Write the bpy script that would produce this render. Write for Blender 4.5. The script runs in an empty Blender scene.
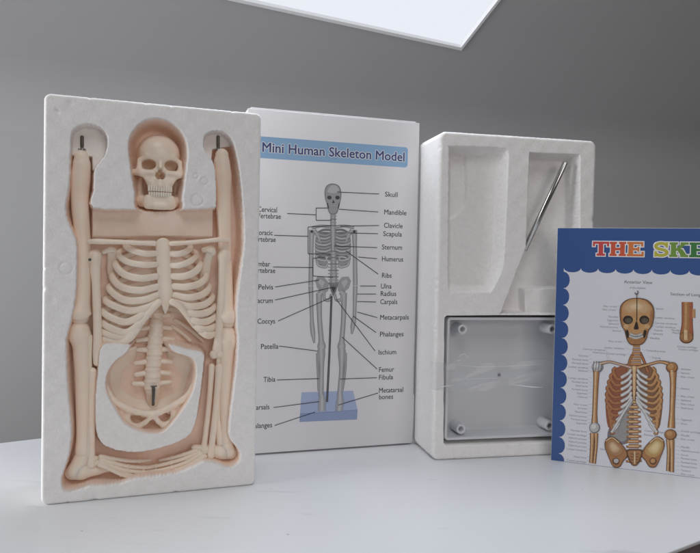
import bpy, bmesh, math, random
import numpy as np
from mathutils import Vector, Matrix
random.seed(7); np.random.seed(7)
SC = bpy.context.scene
COL = SC.collection
sin, cos, PI = math.sin, math.cos, math.pi

# ------------------------------------------------------------------ camera
F, CH, CP, CR = 660.0, 0.20971, 0.02652, 0.02048      # focal (px of a 700 px wide frame), height, pitch, roll
def ray(px, py):
    du, dv = px - 350.0, py - 276.5
    u = du*cos(CR) + dv*sin(CR); v = -du*sin(CR) + dv*cos(CR)
    return Vector((u, F*cos(CP) - v*sin(CP), -F*sin(CP) - v*cos(CP)))
CAM = Vector((0, 0, CH))
cd = bpy.data.cameras.new('camera'); cam = bpy.data.objects.new('camera', cd); COL.objects.link(cam)
cd.sensor_fit = 'HORIZONTAL'; cd.sensor_width = 36; cd.lens = F/700*36; cd.clip_start = .01; cd.clip_end = 60
fw = Vector((0, cos(CP), -sin(CP))); R0 = Vector((1, 0, 0)); U0 = R0.cross(fw)
rt = R0*cos(CR) + U0*sin(CR); up = U0*cos(CR) - R0*sin(CR)
m = Matrix((rt, up, -fw)).transposed().to_4x4(); m.translation = CAM
cam.matrix_world = m
SC.camera = cam

class Frame:
    """upright object frame: s along the face, d into the object, z up"""
    def __init__(s, x, y, a):
        s.o = Vector((x, y, 0)); s.a = a
        s.e = Vector((cos(a), sin(a), 0)); s.n = Vector((-sin(a), cos(a), 0))
    def P(s, px, py, d=0.0):
        r = ray(px, py); t = (s.n.dot(s.o - CAM) + d)/s.n.dot(r)
        q = CAM + r*t - s.o
        return Vector((q.dot(s.e), d, q.z))
def ground(px, py, z=0):
    r = ray(px, py); return CAM + r*((z - CH)/r.z)

# ------------------------------------------------------------------ materials
def mat(name, col, rough=.5, sss=0, rad=(1, .5, .3), scale=.004, metal=0, spec=.5, noise=None, bump=None):
    M = bpy.data.materials.new(name); M.use_nodes = True
    nt = M.node_tree; b = nt.nodes['Principled BSDF']
    b.inputs['Base Color'].default_value = (*col, 1); b.inputs['Roughness'].default_value = rough
    b.inputs['Metallic'].default_value = metal; b.inputs['Specular IOR Level'].default_value = spec
    if sss:
        b.inputs['Subsurface Weight'].default_value = sss; b.inputs['Subsurface Radius'].default_value = rad
        b.inputs['Subsurface Scale'].default_value = scale
    tc = nt.nodes.new('ShaderNodeTexCoord')
    if noise:
        sc_, amt, col2 = noise
        n = nt.nodes.new('ShaderNodeTexNoise'); n.inputs['Scale'].default_value = sc_; n.inputs['Detail'].default_value = 5
        nt.links.new(tc.outputs['Object'], n.inputs['Vector'])
        r = nt.nodes.new('ShaderNodeValToRGB'); r.color_ramp.elements[0].position = .5 - amt; r.color_ramp.elements[1].position = .5 + amt
        r.color_ramp.elements[0].color = (*col, 1); r.color_ramp.elements[1].color = (*col2, 1)
        nt.links.new(n.outputs['Fac'], r.inputs['Fac']); nt.links.new(r.outputs['Color'], b.inputs['Base Color'])
    if bump:
        kind, sc_, st, dist = bump
        if kind == 'bead':
            n = nt.nodes.new('ShaderNodeTexVoronoi'); n.feature = 'F1'; out = 'Distance'
        else:
            n = nt.nodes.new('ShaderNodeTexNoise'); n.inputs['Detail'].default_value = 6; out = 'Fac'
        n.inputs['Scale'].default_value = sc_
        nt.links.new(tc.outputs['Object'], n.inputs['Vector'])
        bp = nt.nodes.new('ShaderNodeBump'); bp.inputs['Strength'].default_value = st; bp.inputs['Distance'].default_value = dist
        if kind == 'bead': bp.invert = True
        nt.links.new(n.outputs[out], bp.inputs['Height']); nt.links.new(bp.outputs['Normal'], b.inputs['Normal'])
    return M

def foam_mat():
    M = mat('white_polystyrene', (.84, .82, .80), .65, .15, (1, .85, .75), .002, spec=.35)
    nt = M.node_tree; b = nt.nodes['Principled BSDF']; tc = nt.nodes.new('ShaderNodeTexCoord')
    v = nt.nodes.new('ShaderNodeTexVoronoi'); v.inputs['Scale'].default_value = 400; nt.links.new(tc.outputs['Object'], v.inputs['Vector'])
    v2 = nt.nodes.new('ShaderNodeTexVoronoi'); v2.feature = 'DISTANCE_TO_EDGE'; v2.inputs['Scale'].default_value = 400; nt.links.new(tc.outputs['Object'], v2.inputs['Vector'])
    sep = nt.nodes.new('ShaderNodeSeparateColor'); nt.links.new(v.outputs['Color'], sep.inputs['Color'])
    r = nt.nodes.new('ShaderNodeValToRGB'); r.color_ramp.elements[0].color = (.84, .815, .805, 1); r.color_ramp.elements[1].color = (.885, .86, .85, 1)
    nt.links.new(sep.outputs['Red'], r.inputs['Fac'])
    # warm light bounced off the bones, painted into the recess colour
    at = nt.nodes.new('ShaderNodeAttribute'); at.attribute_name = 'bounce_tint'
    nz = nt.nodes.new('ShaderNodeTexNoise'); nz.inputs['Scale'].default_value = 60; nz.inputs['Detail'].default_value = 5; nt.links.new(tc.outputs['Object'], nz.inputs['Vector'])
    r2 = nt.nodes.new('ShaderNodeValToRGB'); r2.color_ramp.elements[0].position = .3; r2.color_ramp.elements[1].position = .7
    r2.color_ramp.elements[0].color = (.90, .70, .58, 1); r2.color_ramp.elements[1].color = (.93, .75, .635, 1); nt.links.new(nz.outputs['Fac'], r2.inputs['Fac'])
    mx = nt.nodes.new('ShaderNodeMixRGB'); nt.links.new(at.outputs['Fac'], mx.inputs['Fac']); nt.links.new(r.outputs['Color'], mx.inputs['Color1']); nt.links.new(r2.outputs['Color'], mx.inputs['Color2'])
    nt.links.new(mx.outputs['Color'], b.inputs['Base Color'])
    mr = nt.nodes.new('ShaderNodeMapRange'); mr.inputs['From Max'].default_value = .22; nt.links.new(v2.outputs['Distance'], mr.inputs['Value'])
    ad = nt.nodes.new('ShaderNodeMath'); ad.operation = 'ADD'; nt.links.new(mr.outputs['Result'], ad.inputs[0]); nt.links.new(sep.outputs['Green'], ad.inputs[1])
    bp = nt.nodes.new('ShaderNodeBump'); bp.inputs['Strength'].default_value = .14; bp.inputs['Distance'].default_value = .0010
    nt.links.new(ad.outputs['Value'], bp.inputs['Height']); nt.links.new(bp.outputs['Normal'], b.inputs['Normal'])
    return M
FOAM = foam_mat()
BONE = mat('cream_bone_plastic', (.885, .73, .60), .33, .3, (1, .6, .38), .003, noise=(38, .2, (.93, .815, .70)), bump=('noise', 500, .10, .0006))
BONED = mat('cream_bone_plastic_leg', (.90, .74, .61), .40, .3, (1, .55, .3), .005, noise=(45, .3, (.92, .78, .66)), bump=('noise', 500, .12, .0006))
BONEN = mat('cream_bone_plastic_solid', (.87, .735, .60), .36, noise=(45, .3, (.90, .775, .655)), bump=('noise', 500, .10, .0006))
TOOTH = mat('tooth_white_plastic', (.85, .77, .66), .35, .2, (1, .6, .4), .002)
STEEL = mat('polished_steel', (.55, .54, .53), .22, metal=1)
DSTEEL = mat('dark_zinc_screw', (.16, .145, .13), .35, metal=1)
CARD = mat('coated_white_card', (.74, .72, .735), .45, spec=.4, noise=(9, .3, (.77, .755, .77)))
CARDIN = mat('grey_card_edge', (.72, .71, .70), .8)
PLAST = mat('pale_grey_plastic', (.63, .635, .66), .34, .1, (1, 1, 1), .002, noise=(12, .3, (.67, .675, .70)))
WALL = mat('wall_paint', (.415, .41, .412), .9, noise=(5, .3, (.435, .43, .432)), bump=('noise', 420, .05, .0008))
CEIL = mat('ceiling_paint', (.425, .422, .43), .9, noise=(5, .3, (.445, .442, .45)), bump=('noise', 420, .05, .0008))
FLOOR = mat('brown_floor', (.155, .118, .112), .6, noise=(30, .3, (.20, .152, .145)), bump=('noise', 200, .5, .004))
FRAMEM = mat('window_frame_white', (.85, .85, .86), .5)

def table_mat():
    M = mat('white_laminate', (.71, .72, .735), .33, spec=.45)
    nt = M.node_tree; b = nt.nodes['Principled BSDF']; tc = nt.nodes.new('ShaderNodeTexCoord')
    n1 = nt.nodes.new('ShaderNodeTexNoise'); n1.inputs['Scale'].default_value = 5; n1.inputs['Detail'].default_value = 6
    nt.links.new(tc.outputs['Object'], n1.inputs['Vector'])
    r1 = nt.nodes.new('ShaderNodeValToRGB'); r1.color_ramp.elements[0].position = .3; r1.color_ramp.elements[1].position = .7
    r1.color_ramp.elements[0].color = (.695, .703, .722, 1); r1.color_ramp.elements[1].color = (.74, .747, .76, 1)
    nt.links.new(n1.outputs['Fac'], r1.inputs['Fac'])
    # dust specks and rubbed marks of the worn laminate
    n2 = nt.nodes.new('ShaderNodeTexVoronoi'); n2.inputs['Scale'].default_value = 34
    nt.links.new(tc.outputs['Object'], n2.inputs['Vector'])
    r2 = nt.nodes.new('ShaderNodeValToRGB'); r2.color_ramp.elements[0].position = .024; r2.color_ramp.elements[1].position = .05
    r2.color_ramp.elements[0].color = (.62, .61, .60, 1); r2.color_ramp.elements[1].color = (1, 1, 1, 1)
    nt.links.new(n2.outputs['Distance'], r2.inputs['Fac'])
    mp = nt.nodes.new('ShaderNodeMapping'); mp.inputs['Scale'].default_value = (14, 60, 1); mp.inputs['Rotation'].default_value = (0, 0, .5)
    nt.links.new(tc.outputs['Object'], mp.inputs['Vector'])
    n3 = nt.nodes.new('ShaderNodeTexNoise'); n3.inputs['Scale'].default_value = 1.2; n3.inputs['Detail'].default_value = 4
    nt.links.new(mp.outputs['Vector'], n3.inputs['Vector'])
    r3 = nt.nodes.new('ShaderNodeValToRGB'); r3.color_ramp.elements[0].position = .66; r3.color_ramp.elements[1].position = .74
    r3.color_ramp.elements[0].color = (1, 1, 1, 1); r3.color_ramp.elements[1].color = (.86, .86, .87, 1)
    nt.links.new(n3.outputs['Fac'], r3.inputs['Fac'])
    mx = nt.nodes.new('ShaderNodeMixRGB'); mx.blend_type = 'MULTIPLY'; mx.inputs['Fac'].default_value = 1
    nt.links.new(r1.outputs['Color'], mx.inputs['Color1']); nt.links.new(r2.outputs['Color'], mx.inputs['Color2'])
    m2 = nt.nodes.new('ShaderNodeMixRGB'); m2.blend_type = 'MULTIPLY'; m2.inputs['Fac'].default_value = 1
    nt.links.new(mx.outputs['Color'], m2.inputs['Color1']); nt.links.new(r3.outputs['Color'], m2.inputs['Color2'])
    nt.links.new(m2.outputs['Color'], b.inputs['Base Color'])
    mr = nt.nodes.new('ShaderNodeMapRange'); mr.inputs['To Min'].default_value = .28; mr.inputs['To Max'].default_value = .45
    nt.links.new(n1.outputs['Fac'], mr.inputs['Value']); nt.links.new(mr.outputs['Result'], b.inputs['Roughness'])
    return M
TABLE = table_mat()
def tape_mat():
    M = bpy.data.materials.new('clear_tape'); M.use_nodes = True; nt = M.node_tree; nt.nodes.clear()
    o = nt.nodes.new('ShaderNodeOutputMaterial'); t = nt.nodes.new('ShaderNodeBsdfTransparent'); t.inputs['Color'].default_value = (.965, .965, .97, 1)
    g = nt.nodes.new('ShaderNodeBsdfGlossy'); g.inputs['Roughness'].default_value = .12; g.inputs['Color'].default_value = (.9, .9, .92, 1)
    f = nt.nodes.new('ShaderNodeFresnel'); f.inputs['IOR'].default_value = 1.32
    df = nt.nodes.new('ShaderNodeBsdfDiffuse'); df.inputs['Color'].default_value = (.9, .9, .92, 1); m0 = nt.nodes.new('ShaderNodeMixShader'); m0.inputs['Fac'].default_value = .10
    nt.links.new(t.outputs['BSDF'], m0.inputs[1]); nt.links.new(df.outputs['BSDF'], m0.inputs[2])
    mx = nt.nodes.new('ShaderNodeMixShader')
    nt.links.new(f.outputs['Fac'], mx.inputs['Fac']); nt.links.new(m0.outputs['Shader'], mx.inputs[1]); nt.links.new(g.outputs['BSDF'], mx.inputs[2])
    nt.links.new(mx.outputs['Shader'], o.inputs['Surface'])
    return M
TAPE = tape_mat()
CREASE_GLINT = mat('tape_crease_glint', (.85, .85, .87), .3)  # white stands in for the glints along the tape creases
INK = {}
def ink(col, rough=.45, mott=False):
    """flat printing ink; mott adds the uneven wash of a painted illustration"""
    k = (tuple(col), mott)
    if k not in INK:
        if mott: INK[k] = mat('painted_print_ink', tuple(c*.84 for c in col), rough, spec=.4, noise=(480, .3, tuple(min(1, c*1.2) for c in col)))
        else: INK[k] = mat('print_ink', col, rough, spec=.4)
    return INK[k]

# ------------------------------------------------------------------ mesh building
class MB:
    def __init__(s): s.v = []; s.f = []; s.m = []; s.mats = []; s.smooth = []
    def mi(s, M):
        if M not in s.mats: s.mats.append(M)
        return s.mats.index(M)
    def add(s, vs, fs, M, smooth=True):
        b = len(s.v); s.v.extend([tuple(p) for p in vs]); k = s.mi(M)
        for f in fs: s.f.append([b+i for i in f]); s.m.append(k); s.smooth.append(smooth)
    def tube(s, pts, rad, M, n=12, flat=None, sub=6, caps=True):
        """smooth tapering tube through pts; flat=(axis vector, factor) squashes its section along that axis"""
        pts = [Vector(p) for p in pts]
        if not hasattr(rad, '__len__'): rad = [rad]*len(pts)
        P, Rr = spline(pts, rad, sub)
        if caps:
            t0 = (P[0]-P[1]).normalized(); t1 = (P[-1]-P[-2]).normalized(); r0, r1 = Rr[0], Rr[-1]
            A = [(P[0]+t0*r0*k, r0*math.sqrt(max(0, 1-k*k))) for k in (.98, .85, .6, .3)]
            B = [(P[-1]+t1*r1*k, r1*math.sqrt(max(0, 1-k*k))) for k in (.3, .6, .85, .98)]
            P = [a for a, _ in A] + P + [b for b, _ in B]; Rr = [a for _, a in A] + Rr + [b for _, b in B]
        vs = []; fs = []; nrm = None
        for i, p in enumerate(P):
            t = (P[min(i+1, len(P)-1)] - P[max(i-1, 0)]).normalized()
            if nrm is None:
                nrm = t.orthogonal().normalized()
            nrm = (nrm - t*nrm.dot(t)).normalized(); bi = t.cross(nrm)
            for k in range(n):
                a = 2*PI*k/n; o = (nrm*cos(a) + bi*sin(a))*Rr[i]
                if flat: o = o - flat[0]*(o.dot(flat[0])*(1-flat[1]))
                vs.append(p+o)
        for i in range(len(P)-1):
            for k in range(n):
                fs.append((i*n+k, i*n+(k+1) % n, (i+1)*n+(k+1) % n, (i+1)*n+k))
        fs.append(tuple(range(n))[::-1]); fs.append(tuple((len(P)-1)*n+k for k in range(n)))
        s.add(vs, fs, M)
    def ball(s, c, r, M, nu=16, nv=10):
        if not hasattr(r, '__len__'): r = (r, r, r)
        vs = []; fs = []
        for i in range(nv+1):
            th = PI*i/nv
            for k in range(nu):
                a = 2*PI*k/nu; vs.append((c[0]+r[0]*sin(th)*cos(a), c[1]+r[1]*sin(th)*sin(a), c[2]+r[2]*cos(th)))
        for i in range(nv):
            for k in range(nu): fs.append((i*nu+k, (i+1)*nu+k, (i+1)*nu+(k+1) % nu, i*nu+(k+1) % nu))
        s.add(vs, fs, M)
    def box(s, a, b, M, bev=0, seg=2):
        bm = bmesh.new(); bmesh.ops.create_cube(bm, size=1)
        a, b = Vector(a), Vector(b)
        for v in bm.verts: v.co = Vector([(a[i]+b[i])/2 + v.co[i]*(b[i]-a[i]) for i in range(3)])
        if bev: bmesh.ops.bevel(bm, geom=bm.edges[:], offset=bev, segments=seg, profile=.5, affect='EDGES')
        s.bm(bm, M, smooth=bool(bev))
    def bm(s, bm, M, smooth=True):
        bm.verts.index_update()
        s.add([v.co.copy() for v in bm.verts], [[v.index for v in f.verts] for f in bm.faces], M, smooth); bm.free()
    def poly(s, pts2, d, M):
        """flat printed polygon on the plane at depth d, pts2 = (s, z)"""
        s.k = (getattr(s, 'k', 0)+1) % 12; d = d-s.k*2.6e-6
        s.add([(p[0], d, p[1]) for p in pts2], [tuple(range(len(pts2)))], M, False)
    def ribbon(s, pts2, w, d, M):
        """flat stroke with varying width"""
        s.k = (getattr(s, 'k', 0)+1) % 12; d = d-s.k*2.6e-6
        n = len(pts2)
        if not hasattr(w, '__len__'): w = [w]*n
        L = []; Rr = []
        for i in range(n):
            p = Vector(pts2[i]); t = Vector(pts2[min(i+1, n-1)]) - Vector(pts2[max(i-1, 0)])
            if t.length < 1e-9: t = Vector((1, 0))
            t.normalize(); o = Vector((-t.y, t.x))*w[i]/2
            L.append(p+o); Rr.append(p-o)
        vs = [(p[0], d, p[1]) for p in L+Rr]
        s.add(vs, [(i, i+1, n+i+1, n+i) for i in range(n-1)], M, False)
    def build(s, name, parent=None, off=None, M=None):
        me = bpy.data.meshes.new(name)
        vs = s.v if off is None else [(p[0]-off[0], p[1]-off[1], p[2]-off[2]) for p in s.v]
        me.from_pydata(vs, [], s.f)
        for q in s.mats: me.materials.append(q)
        me.polygons.foreach_set('material_index', s.m); me.polygons.foreach_set('use_smooth', s.smooth); me.update()
        return link(name, me, parent)
def link(name, me, parent=None):
    o = bpy.data.objects.new(name, me); COL.objects.link(o)
    if parent: o.parent = parent
    return o
def spline(pts, rad, sub):
    if len(pts) == 2: return list(pts), list(rad)
    P = []; Rr = []
    q = [pts[0]*2-pts[1]] + pts + [pts[-1]*2-pts[-2]]
    for i in range(len(pts)-1):
        a, b, c, d = q[i:i+4]
        for k in range(sub):
            t = k/sub
            P.append(.5*((2*b) + (c-a)*t + (2*a-5*b+4*c-d)*t*t + (3*b-a-3*c+d)*t**3))
            Rr.append(rad[i] + (rad[i+1]-rad[i])*(t*t*(3-2*t)))
    P.append(pts[-1]); Rr.append(rad[-1])
    return P, Rr
def tag(o, label=None, cat=None, group=None, kind=None):
    if label: o['label'] = label
    if cat: o['category'] = cat
    if group: o['group'] = group
    if kind: o['kind'] = kind
    return o
def empty(name, fr, off=(0, 0, 0)):
    o = bpy.data.objects.new(name, None); COL.objects.link(o); o.empty_display_size = .02
    o.location = fr.o + fr.e*off[0] + fr.n*off[1] + Vector((0, 0, off[2])); o.rotation_euler = (0, 0, fr.a)
    return o
def place(o, fr): o.location = fr.o; o.rotation_euler = (0, 0, fr.a); return o

# ------------------------------------------------------------------ implicit surfaces
def surface_nets(f, org, h):
    """mesh of the zero level of the sampled field f (negative inside)"""
    s = f < 0
    nx, ny, nz = f.shape
    acc = np.zeros((nx-1, ny-1, nz-1, 3)); cnt = np.zeros((nx-1, ny-1, nz-1))
    C = [(i, j, k) for i in (0, 1) for j in (0, 1) for k in (0, 1)]
    def sl(c): return tuple(slice(c[a], f.shape[a]-1+c[a]) for a in range(3))
    for a in C:
        for ax in range(3):
            if a[ax]: continue
            b = list(a); b[ax] = 1
            fa, fb = f[sl(a)], f[sl(b)]
            x = (fa < 0) != (fb < 0)
            t = np.where(x, fa/np.where(x, fa-fb, 1), 0)
            p = np.zeros(acc.shape)
            for q in range(3): p[..., q] = a[q]
            p[..., ax] = t
            acc += p*x[..., None]; cnt += x
    on = cnt > 0
    idx = -np.ones(cnt.shape, int); idx[on] = np.arange(on.sum())
    g = np.argwhere(on)
    V = (g + acc[on]/cnt[on][:, None])*h + np.array(org)
    Q = []
    for ax in range(3):
        o1, o2 = [(1, 2), (2, 0), (0, 1)][ax]
        A = [slice(None)]*3; B = [slice(None)]*3
        A[ax] = slice(0, f.shape[ax]-1); B[ax] = slice(1, f.shape[ax])
        x = s[tuple(A)] != s[tuple(B)]
        e = np.argwhere(x)
        ok = np.ones(len(e), bool)
        for o in (o1, o2): ok &= (e[:, o] > 0) & (e[:, o] < f.shape[o]-1)
        e = e[ok]
        ins = s[tuple(e.T)]
        def cell(da, db):
            q = e.copy(); q[:, o1] -= da; q[:, o2] -= db; return idx[tuple(q.T)]
        q = np.stack([cell(0, 0), cell(1, 0), cell(1, 1), cell(0, 1)], 1)
        q[ins] = q[ins][:, ::-1]
        Q.append(q)
    Q = np.concatenate(Q)
    return V, Q[:, ::-1]
def smin(a, b, k):
    h = np.clip(.5+.5*(b-a)/k, 0, 1); return b*(1-h)+a*h-k*h*(1-h)
def smax(a, b, k): return -smin(-a, -b, k)
class Field:
    def __init__(s, lo, hi, h):
        s.h = h; s.lo = lo
        ax = [np.arange(lo[i], hi[i]+h, h) for i in range(3)]
        s.x, s.y, s.z = np.meshgrid(*ax, indexing='ij'); s.f = np.full(s.x.shape, 1e3)
    def ell(s, c, r):
        X, Y, Z = (s.x-c[0])/r[0], (s.y-c[1])/r[1], (s.z-c[2])/r[2]
        k = np.sqrt(X*X+Y*Y+Z*Z)+1e-9; k2 = np.sqrt((X/r[0])**2+(Y/r[1])**2+(Z/r[2])**2)+1e-9
        return k*(k-1)/k2
    def cap(s, a, b, ra, rb=None):
        rb = ra if rb is None else rb
        a, b = np.array(a, float), np.array(b, float); d = b-a
        t = np.clip(((s.x-a[0])*d[0]+(s.y-a[1])*d[1]+(s.z-a[2])*d[2])/(d@d), 0, 1)
        return np.sqrt((s.x-a[0]-d[0]*t)**2+(s.y-a[1]-d[1]*t)**2+(s.z-a[2]-d[2]*t)**2)-(ra+(rb-ra)*t)
    def rbox(s, c, b, r):
        q = [np.abs(g-c[i])-b[i]+r for i, g in enumerate((s.x, s.y, s.z))]
        return np.sqrt(sum(np.maximum(w, 0)**2 for w in q)) + np.minimum(np.maximum(np.maximum(q[0], q[1]), q[2]), 0)-r
    def add(s, d, k=2.0): s.f = smin(s.f, d, k)
    def cut(s, d, k=1.0): s.f = smax(s.f, -d, k)
    def mesh(s): return surface_nets(s.f, s.lo, s.h)
def poly_sd(X, Y, pts):
    """signed distance to a polygon, negative inside"""
    d = np.full(X.shape, 1e9); ins = np.zeros(X.shape, bool); n = len(pts)
    for i in range(n):
        ax, ay = pts[i][0], pts[i][1]; bx, by = pts[(i+1) % n][0], pts[(i+1) % n][1]
        ex, ey = bx-ax, by-ay
        t = np.clip(((X-ax)*ex+(Y-ay)*ey)/(ex*ex+ey*ey+1e-15), 0, 1)
        d = np.minimum(d, (X-ax-ex*t)**2+(Y-ay-ey*t)**2)
        c = ((ay > Y) != (by > Y)) & (X < ex*(Y-ay)/(ey if abs(ey) > 1e-12 else 1e-12)+ax); ins ^= c
    d = np.sqrt(d); return np.where(ins, -d, d)
def smooth_poly(pts, sub=5):
    """closed spline through the points"""
    n = len(pts); o = []
    for i in range(n):
        a, b, c, d = [np.array(pts[(i+k) % n], float) for k in (-1, 0, 1, 2)]
        for k in range(sub):
            t = k/sub; o.append(tuple(.5*((2*b)+(c-a)*t+(2*a-5*b+4*c-d)*t*t+(3*b-a-3*c+d)*t**3)))
    return o
def sstep(x): x = np.clip(x, 0, 1); return x*x*(3-2*x)

def foam_tray(name, W, H, T, depth, r_corner, bounce_tint=None, h=.0006, r_edge=.0025, wear=.0006):
    """moulded foam block: front face z-field 'depth(S, Z)', rounded outline, sides and back"""
    nx, nz = int(W/h)+1, int(H/h)+1
    s_ = np.linspace(0, W, nx); z_ = np.linspace(0, H, nz)
    S, Z = np.meshgrid(s_, z_, indexing='ij')
    def sdr(S, Z):
        q0 = np.abs(S-W/2)-W/2+r_corner; q1 = np.abs(Z-H/2)-H/2+r_corner
        return np.hypot(np.maximum(q0, 0), np.maximum(q1, 0))+np.minimum(np.maximum(q0, q1), 0)-r_corner
    sd = sdr(S, Z)
    out = sd > -.35*h
    e = 1e-5
    gx = (sdr(S+e, Z)-sdr(S-e, Z))/(2*e); gz = (sdr(S, Z+e)-sdr(S, Z-e))/(2*e)
    S = np.where(out, S-gx*sd, S); Z = np.where(out, Z-gz*sd, Z)
    dead = sd > .7*h
    D = depth(S, Z)
    BTINT = np.zeros(D.size) if bounce_tint is None else bounce_tint(S, Z, D).reshape(-1)
    w = np.clip(-sdr(S, Z), 0, r_edge)
    # beads torn along the rim make its line slightly ragged
    rag = .5+.5*np.sin(S*1900+3*np.sin(Z*800))*np.sin(Z*1700+2*np.sin(S*900))
    D = D + (r_edge-np.sqrt(np.maximum(0, r_edge**2-(r_edge-w)**2)))*(.8+.4*rag)
    cr = np.random.RandomState(int(W*1e5))
    for k in range(12):
        e_ = cr.rand(); sd_ = cr.randint(4); c_ = [(e_*W, H), (e_*W, 0), (0, e_*H), (W, e_*H)][sd_]; rr_ = .0012+.0022*cr.rand()**2
        D = D + .0016*np.exp(-((S-c_[0])**2+(Z-c_[1])**2)/rr_**2)
    D = D + wear*.25*(np.sin(S*310+1.3)*np.sin(Z*270)+.6*np.sin(S*97)*np.sin(Z*83+.5))
    V = np.stack([S, D, Z], -1).reshape(-1, 3)
    I = np.arange(nx*nz).reshape(nx, nz)
    q = np.stack([I[:-1, :-1], I[1:, :-1], I[1:, 1:], I[:-1, 1:]], -1).reshape(-1, 4)
    q = q[~dead.reshape(-1)[q].any(1)]
    used = np.zeros(nx*nz, bool); used[q.reshape(-1)] = True
    re = np.cumsum(used)-1; V = V[used]; BTINT = BTINT[used]; q = re[q]
    # rim loop -> sides and back
    ed = np.concatenate([q[:, [0, 1]], q[:, [1, 2]], q[:, [2, 3]], q[:, [3, 0]]])
    key = {}
    for a, b in ed.tolist():
        if (b, a) in key: del key[(b, a)]
        else: key[(a, b)] = 1
    nxt = {a: b for a, b in key}
    st = next(iter(nxt)); loop = [st]
    while nxt[loop[-1]] != st: loop.append(nxt[loop[-1]])
    n = len(loop); base = len(V)
    rings = []; L = V[loop]
    dep = [r_edge*2+.001, T*.35, T*.65, T-.003, T-.0008, T]
    ins = [0, 0, 0, 0, .0014, .004]
    cx = np.array([W/2, 0, H/2])
    allV = [V]
    for dd, ii in zip(dep, ins):
        rr = L.copy(); rr[:, 1] = dd
        dirv = cx-rr; dirv[:, 1] = 0; rr += np.sign(dirv)*ii
        allV.append(rr)
    Q = q.tolist()
    prev = loop
    for k in range(len(dep)):
        cur = [base+k*n+i for i in range(n)]
        for i in range(n): j = (i+1) % n; Q.append([prev[j], prev[i], cur[i], cur[j]])
        prev = cur
    Q.append(prev[::-1])
    me = bpy.data.meshes.new(name); me.from_pydata(np.concatenate(allV).tolist(), [], Q)
    at = me.attributes.new('bounce_tint', 'FLOAT', 'POINT'); at.data.foreach_set('value', np.concatenate([BTINT, np.zeros(len(me.vertices)-len(BTINT))]).astype(np.float32))
    me.materials.append(FOAM); me.polygons.foreach_set('use_smooth', [True]*len(me.polygons)); me.update()
    return link(name, me)

# ------------------------------------------------------------------ text
_cap = None
def text_mesh(body, offset=0.0):
    global _cap
    def mk(b, off):
        c = bpy.data.curves.new('lettering', 'FONT'); c.body = b; c.size = 1; c.offset = off; c.resolution_u = 3
        c.fill_mode = 'FRONT'
        o = bpy.data.objects.new('lettering', c); me = o.to_mesh()
        v = np.array([tuple(p.co) for p in me.vertices]).reshape(-1, 3); f = [list(p.vertices) for p in me.polygons]
        o.to_mesh_clear(); bpy.data.objects.remove(o); bpy.data.curves.remove(c); return v, f
    if _cap is None:
        v, _ = mk('H', 0); _cap = v[:, 1].max()-v[:, 1].min()
    v0, _ = mk(body, 0)
    return mk(body, offset) + (v0[:, 0].min(), v0[:, 0].max())
def put_text(mb, body, s0, s1, zb, cap, d, M, bold=0.0, zb1=None):
    """write body between s0 and s1 on baseline zb (zb1 at its end) with capitals of height cap; bold = stroke growth in cap heights"""
    v, f, x0, x1 = text_mesh(body)
    if zb1 is None: zb1 = zb
    kx = (s1-s0)/(x1-x0); kz = cap/_cap
    sh = [(0, 0)] if not bold else [(0, 0)]+[(bold*cap*cos(a), bold*cap*sin(a)) for a in np.linspace(0, 2*PI, 9)[:-1]]
    for i, (ox, oz) in enumerate(sh):
        mb.add([(s0+(p[0]-x0)*kx+ox, d-i*2.6e-6, zb+(zb1-zb)*(p[0]-x0)/(x1-x0)+p[1]*kz+oz) for p in v], f, M, False)

EPS = .00004
# ================================================================== the setting
wy = .33
A = ground(0, 443); C = ground(668, 553)
ta = .57; te = Vector((cos(ta), sin(ta), 0)); tn = Vector((-sin(ta), cos(ta), 0))
dep = (A-C).dot(tn)
O = C + te*-1.0                                # front edge runs C-1.0 .. C+.75
def tbl(u, w, z): p = O + te*u + tn*w; return (p.x, p.y, z)
tb = empty('white_desk', Frame(0, 0, 0)); tb.location = (0, 0, -.72)
def prism(bot, top, pts, M, bev=0):
    bm = bmesh.new(); a = [bm.verts.new((*p[:2], bot)) for p in pts]; b = [bm.verts.new((*p[:2], top)) for p in pts]
    n = len(pts); bm.faces.new(a[::-1]); bm.faces.new(b)
    for i in range(n): bm.faces.new((a[i], a[(i+1) % n], b[(i+1) % n], b[i]))
    bmesh.ops.recalc_face_normals(bm, faces=bm.faces[:])
    if bev: bmesh.ops.bevel(bm, geom=bm.edges[:], offset=bev, segments=3, profile=.5, affect='EDGES')
    return bm
TL = 1.75
mb = MB(); mb.bm(prism(.72-.003, .72, [tbl(0, 0, 0), tbl(TL, 0, 0), tbl(TL, dep, 0), tbl(0, dep, 0)], None, .0010), TABLE, False); mb.build('tabletop', tb)
EDGE = mat('dark_brown_board_edge', (.17, .135, .13), .6, noise=(60, .3, (.21, .165, .16)))
mb = MB(); mb.bm(prism(.72-.028, .72-.0031, [tbl(.002, .002, 0), tbl(TL-.002, .002, 0), tbl(TL-.002, dep-.002, 0), tbl(.002, dep-.002, 0)], None), EDGE, False); mb.build('core_board', tb)
for u in (.05, TL-.05):
    for w in (.05, dep-.05):
        q = [tbl(u-.022, w-.022, 0), tbl(u+.022, w-.022, 0), tbl(u+.022, w+.022, 0), tbl(u-.022, w+.022, 0)]
        mb = MB(); mb.bm(prism(0, .691, q, None, .003), TABLE, False); mb.build('leg', tb)
tag(tb, 'white laminate desk with a faintly marked top under the foam trays and box', 'desk')
mb = MB(); mb.add([(-4, -3, -.72), (4, -3, -.72), (4, 4, -.72), (-4, 4, -.72)], [(0, 1, 2, 3)], FLOOR, False)
tag(mb.build('floor'), kind='structure')
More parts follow.
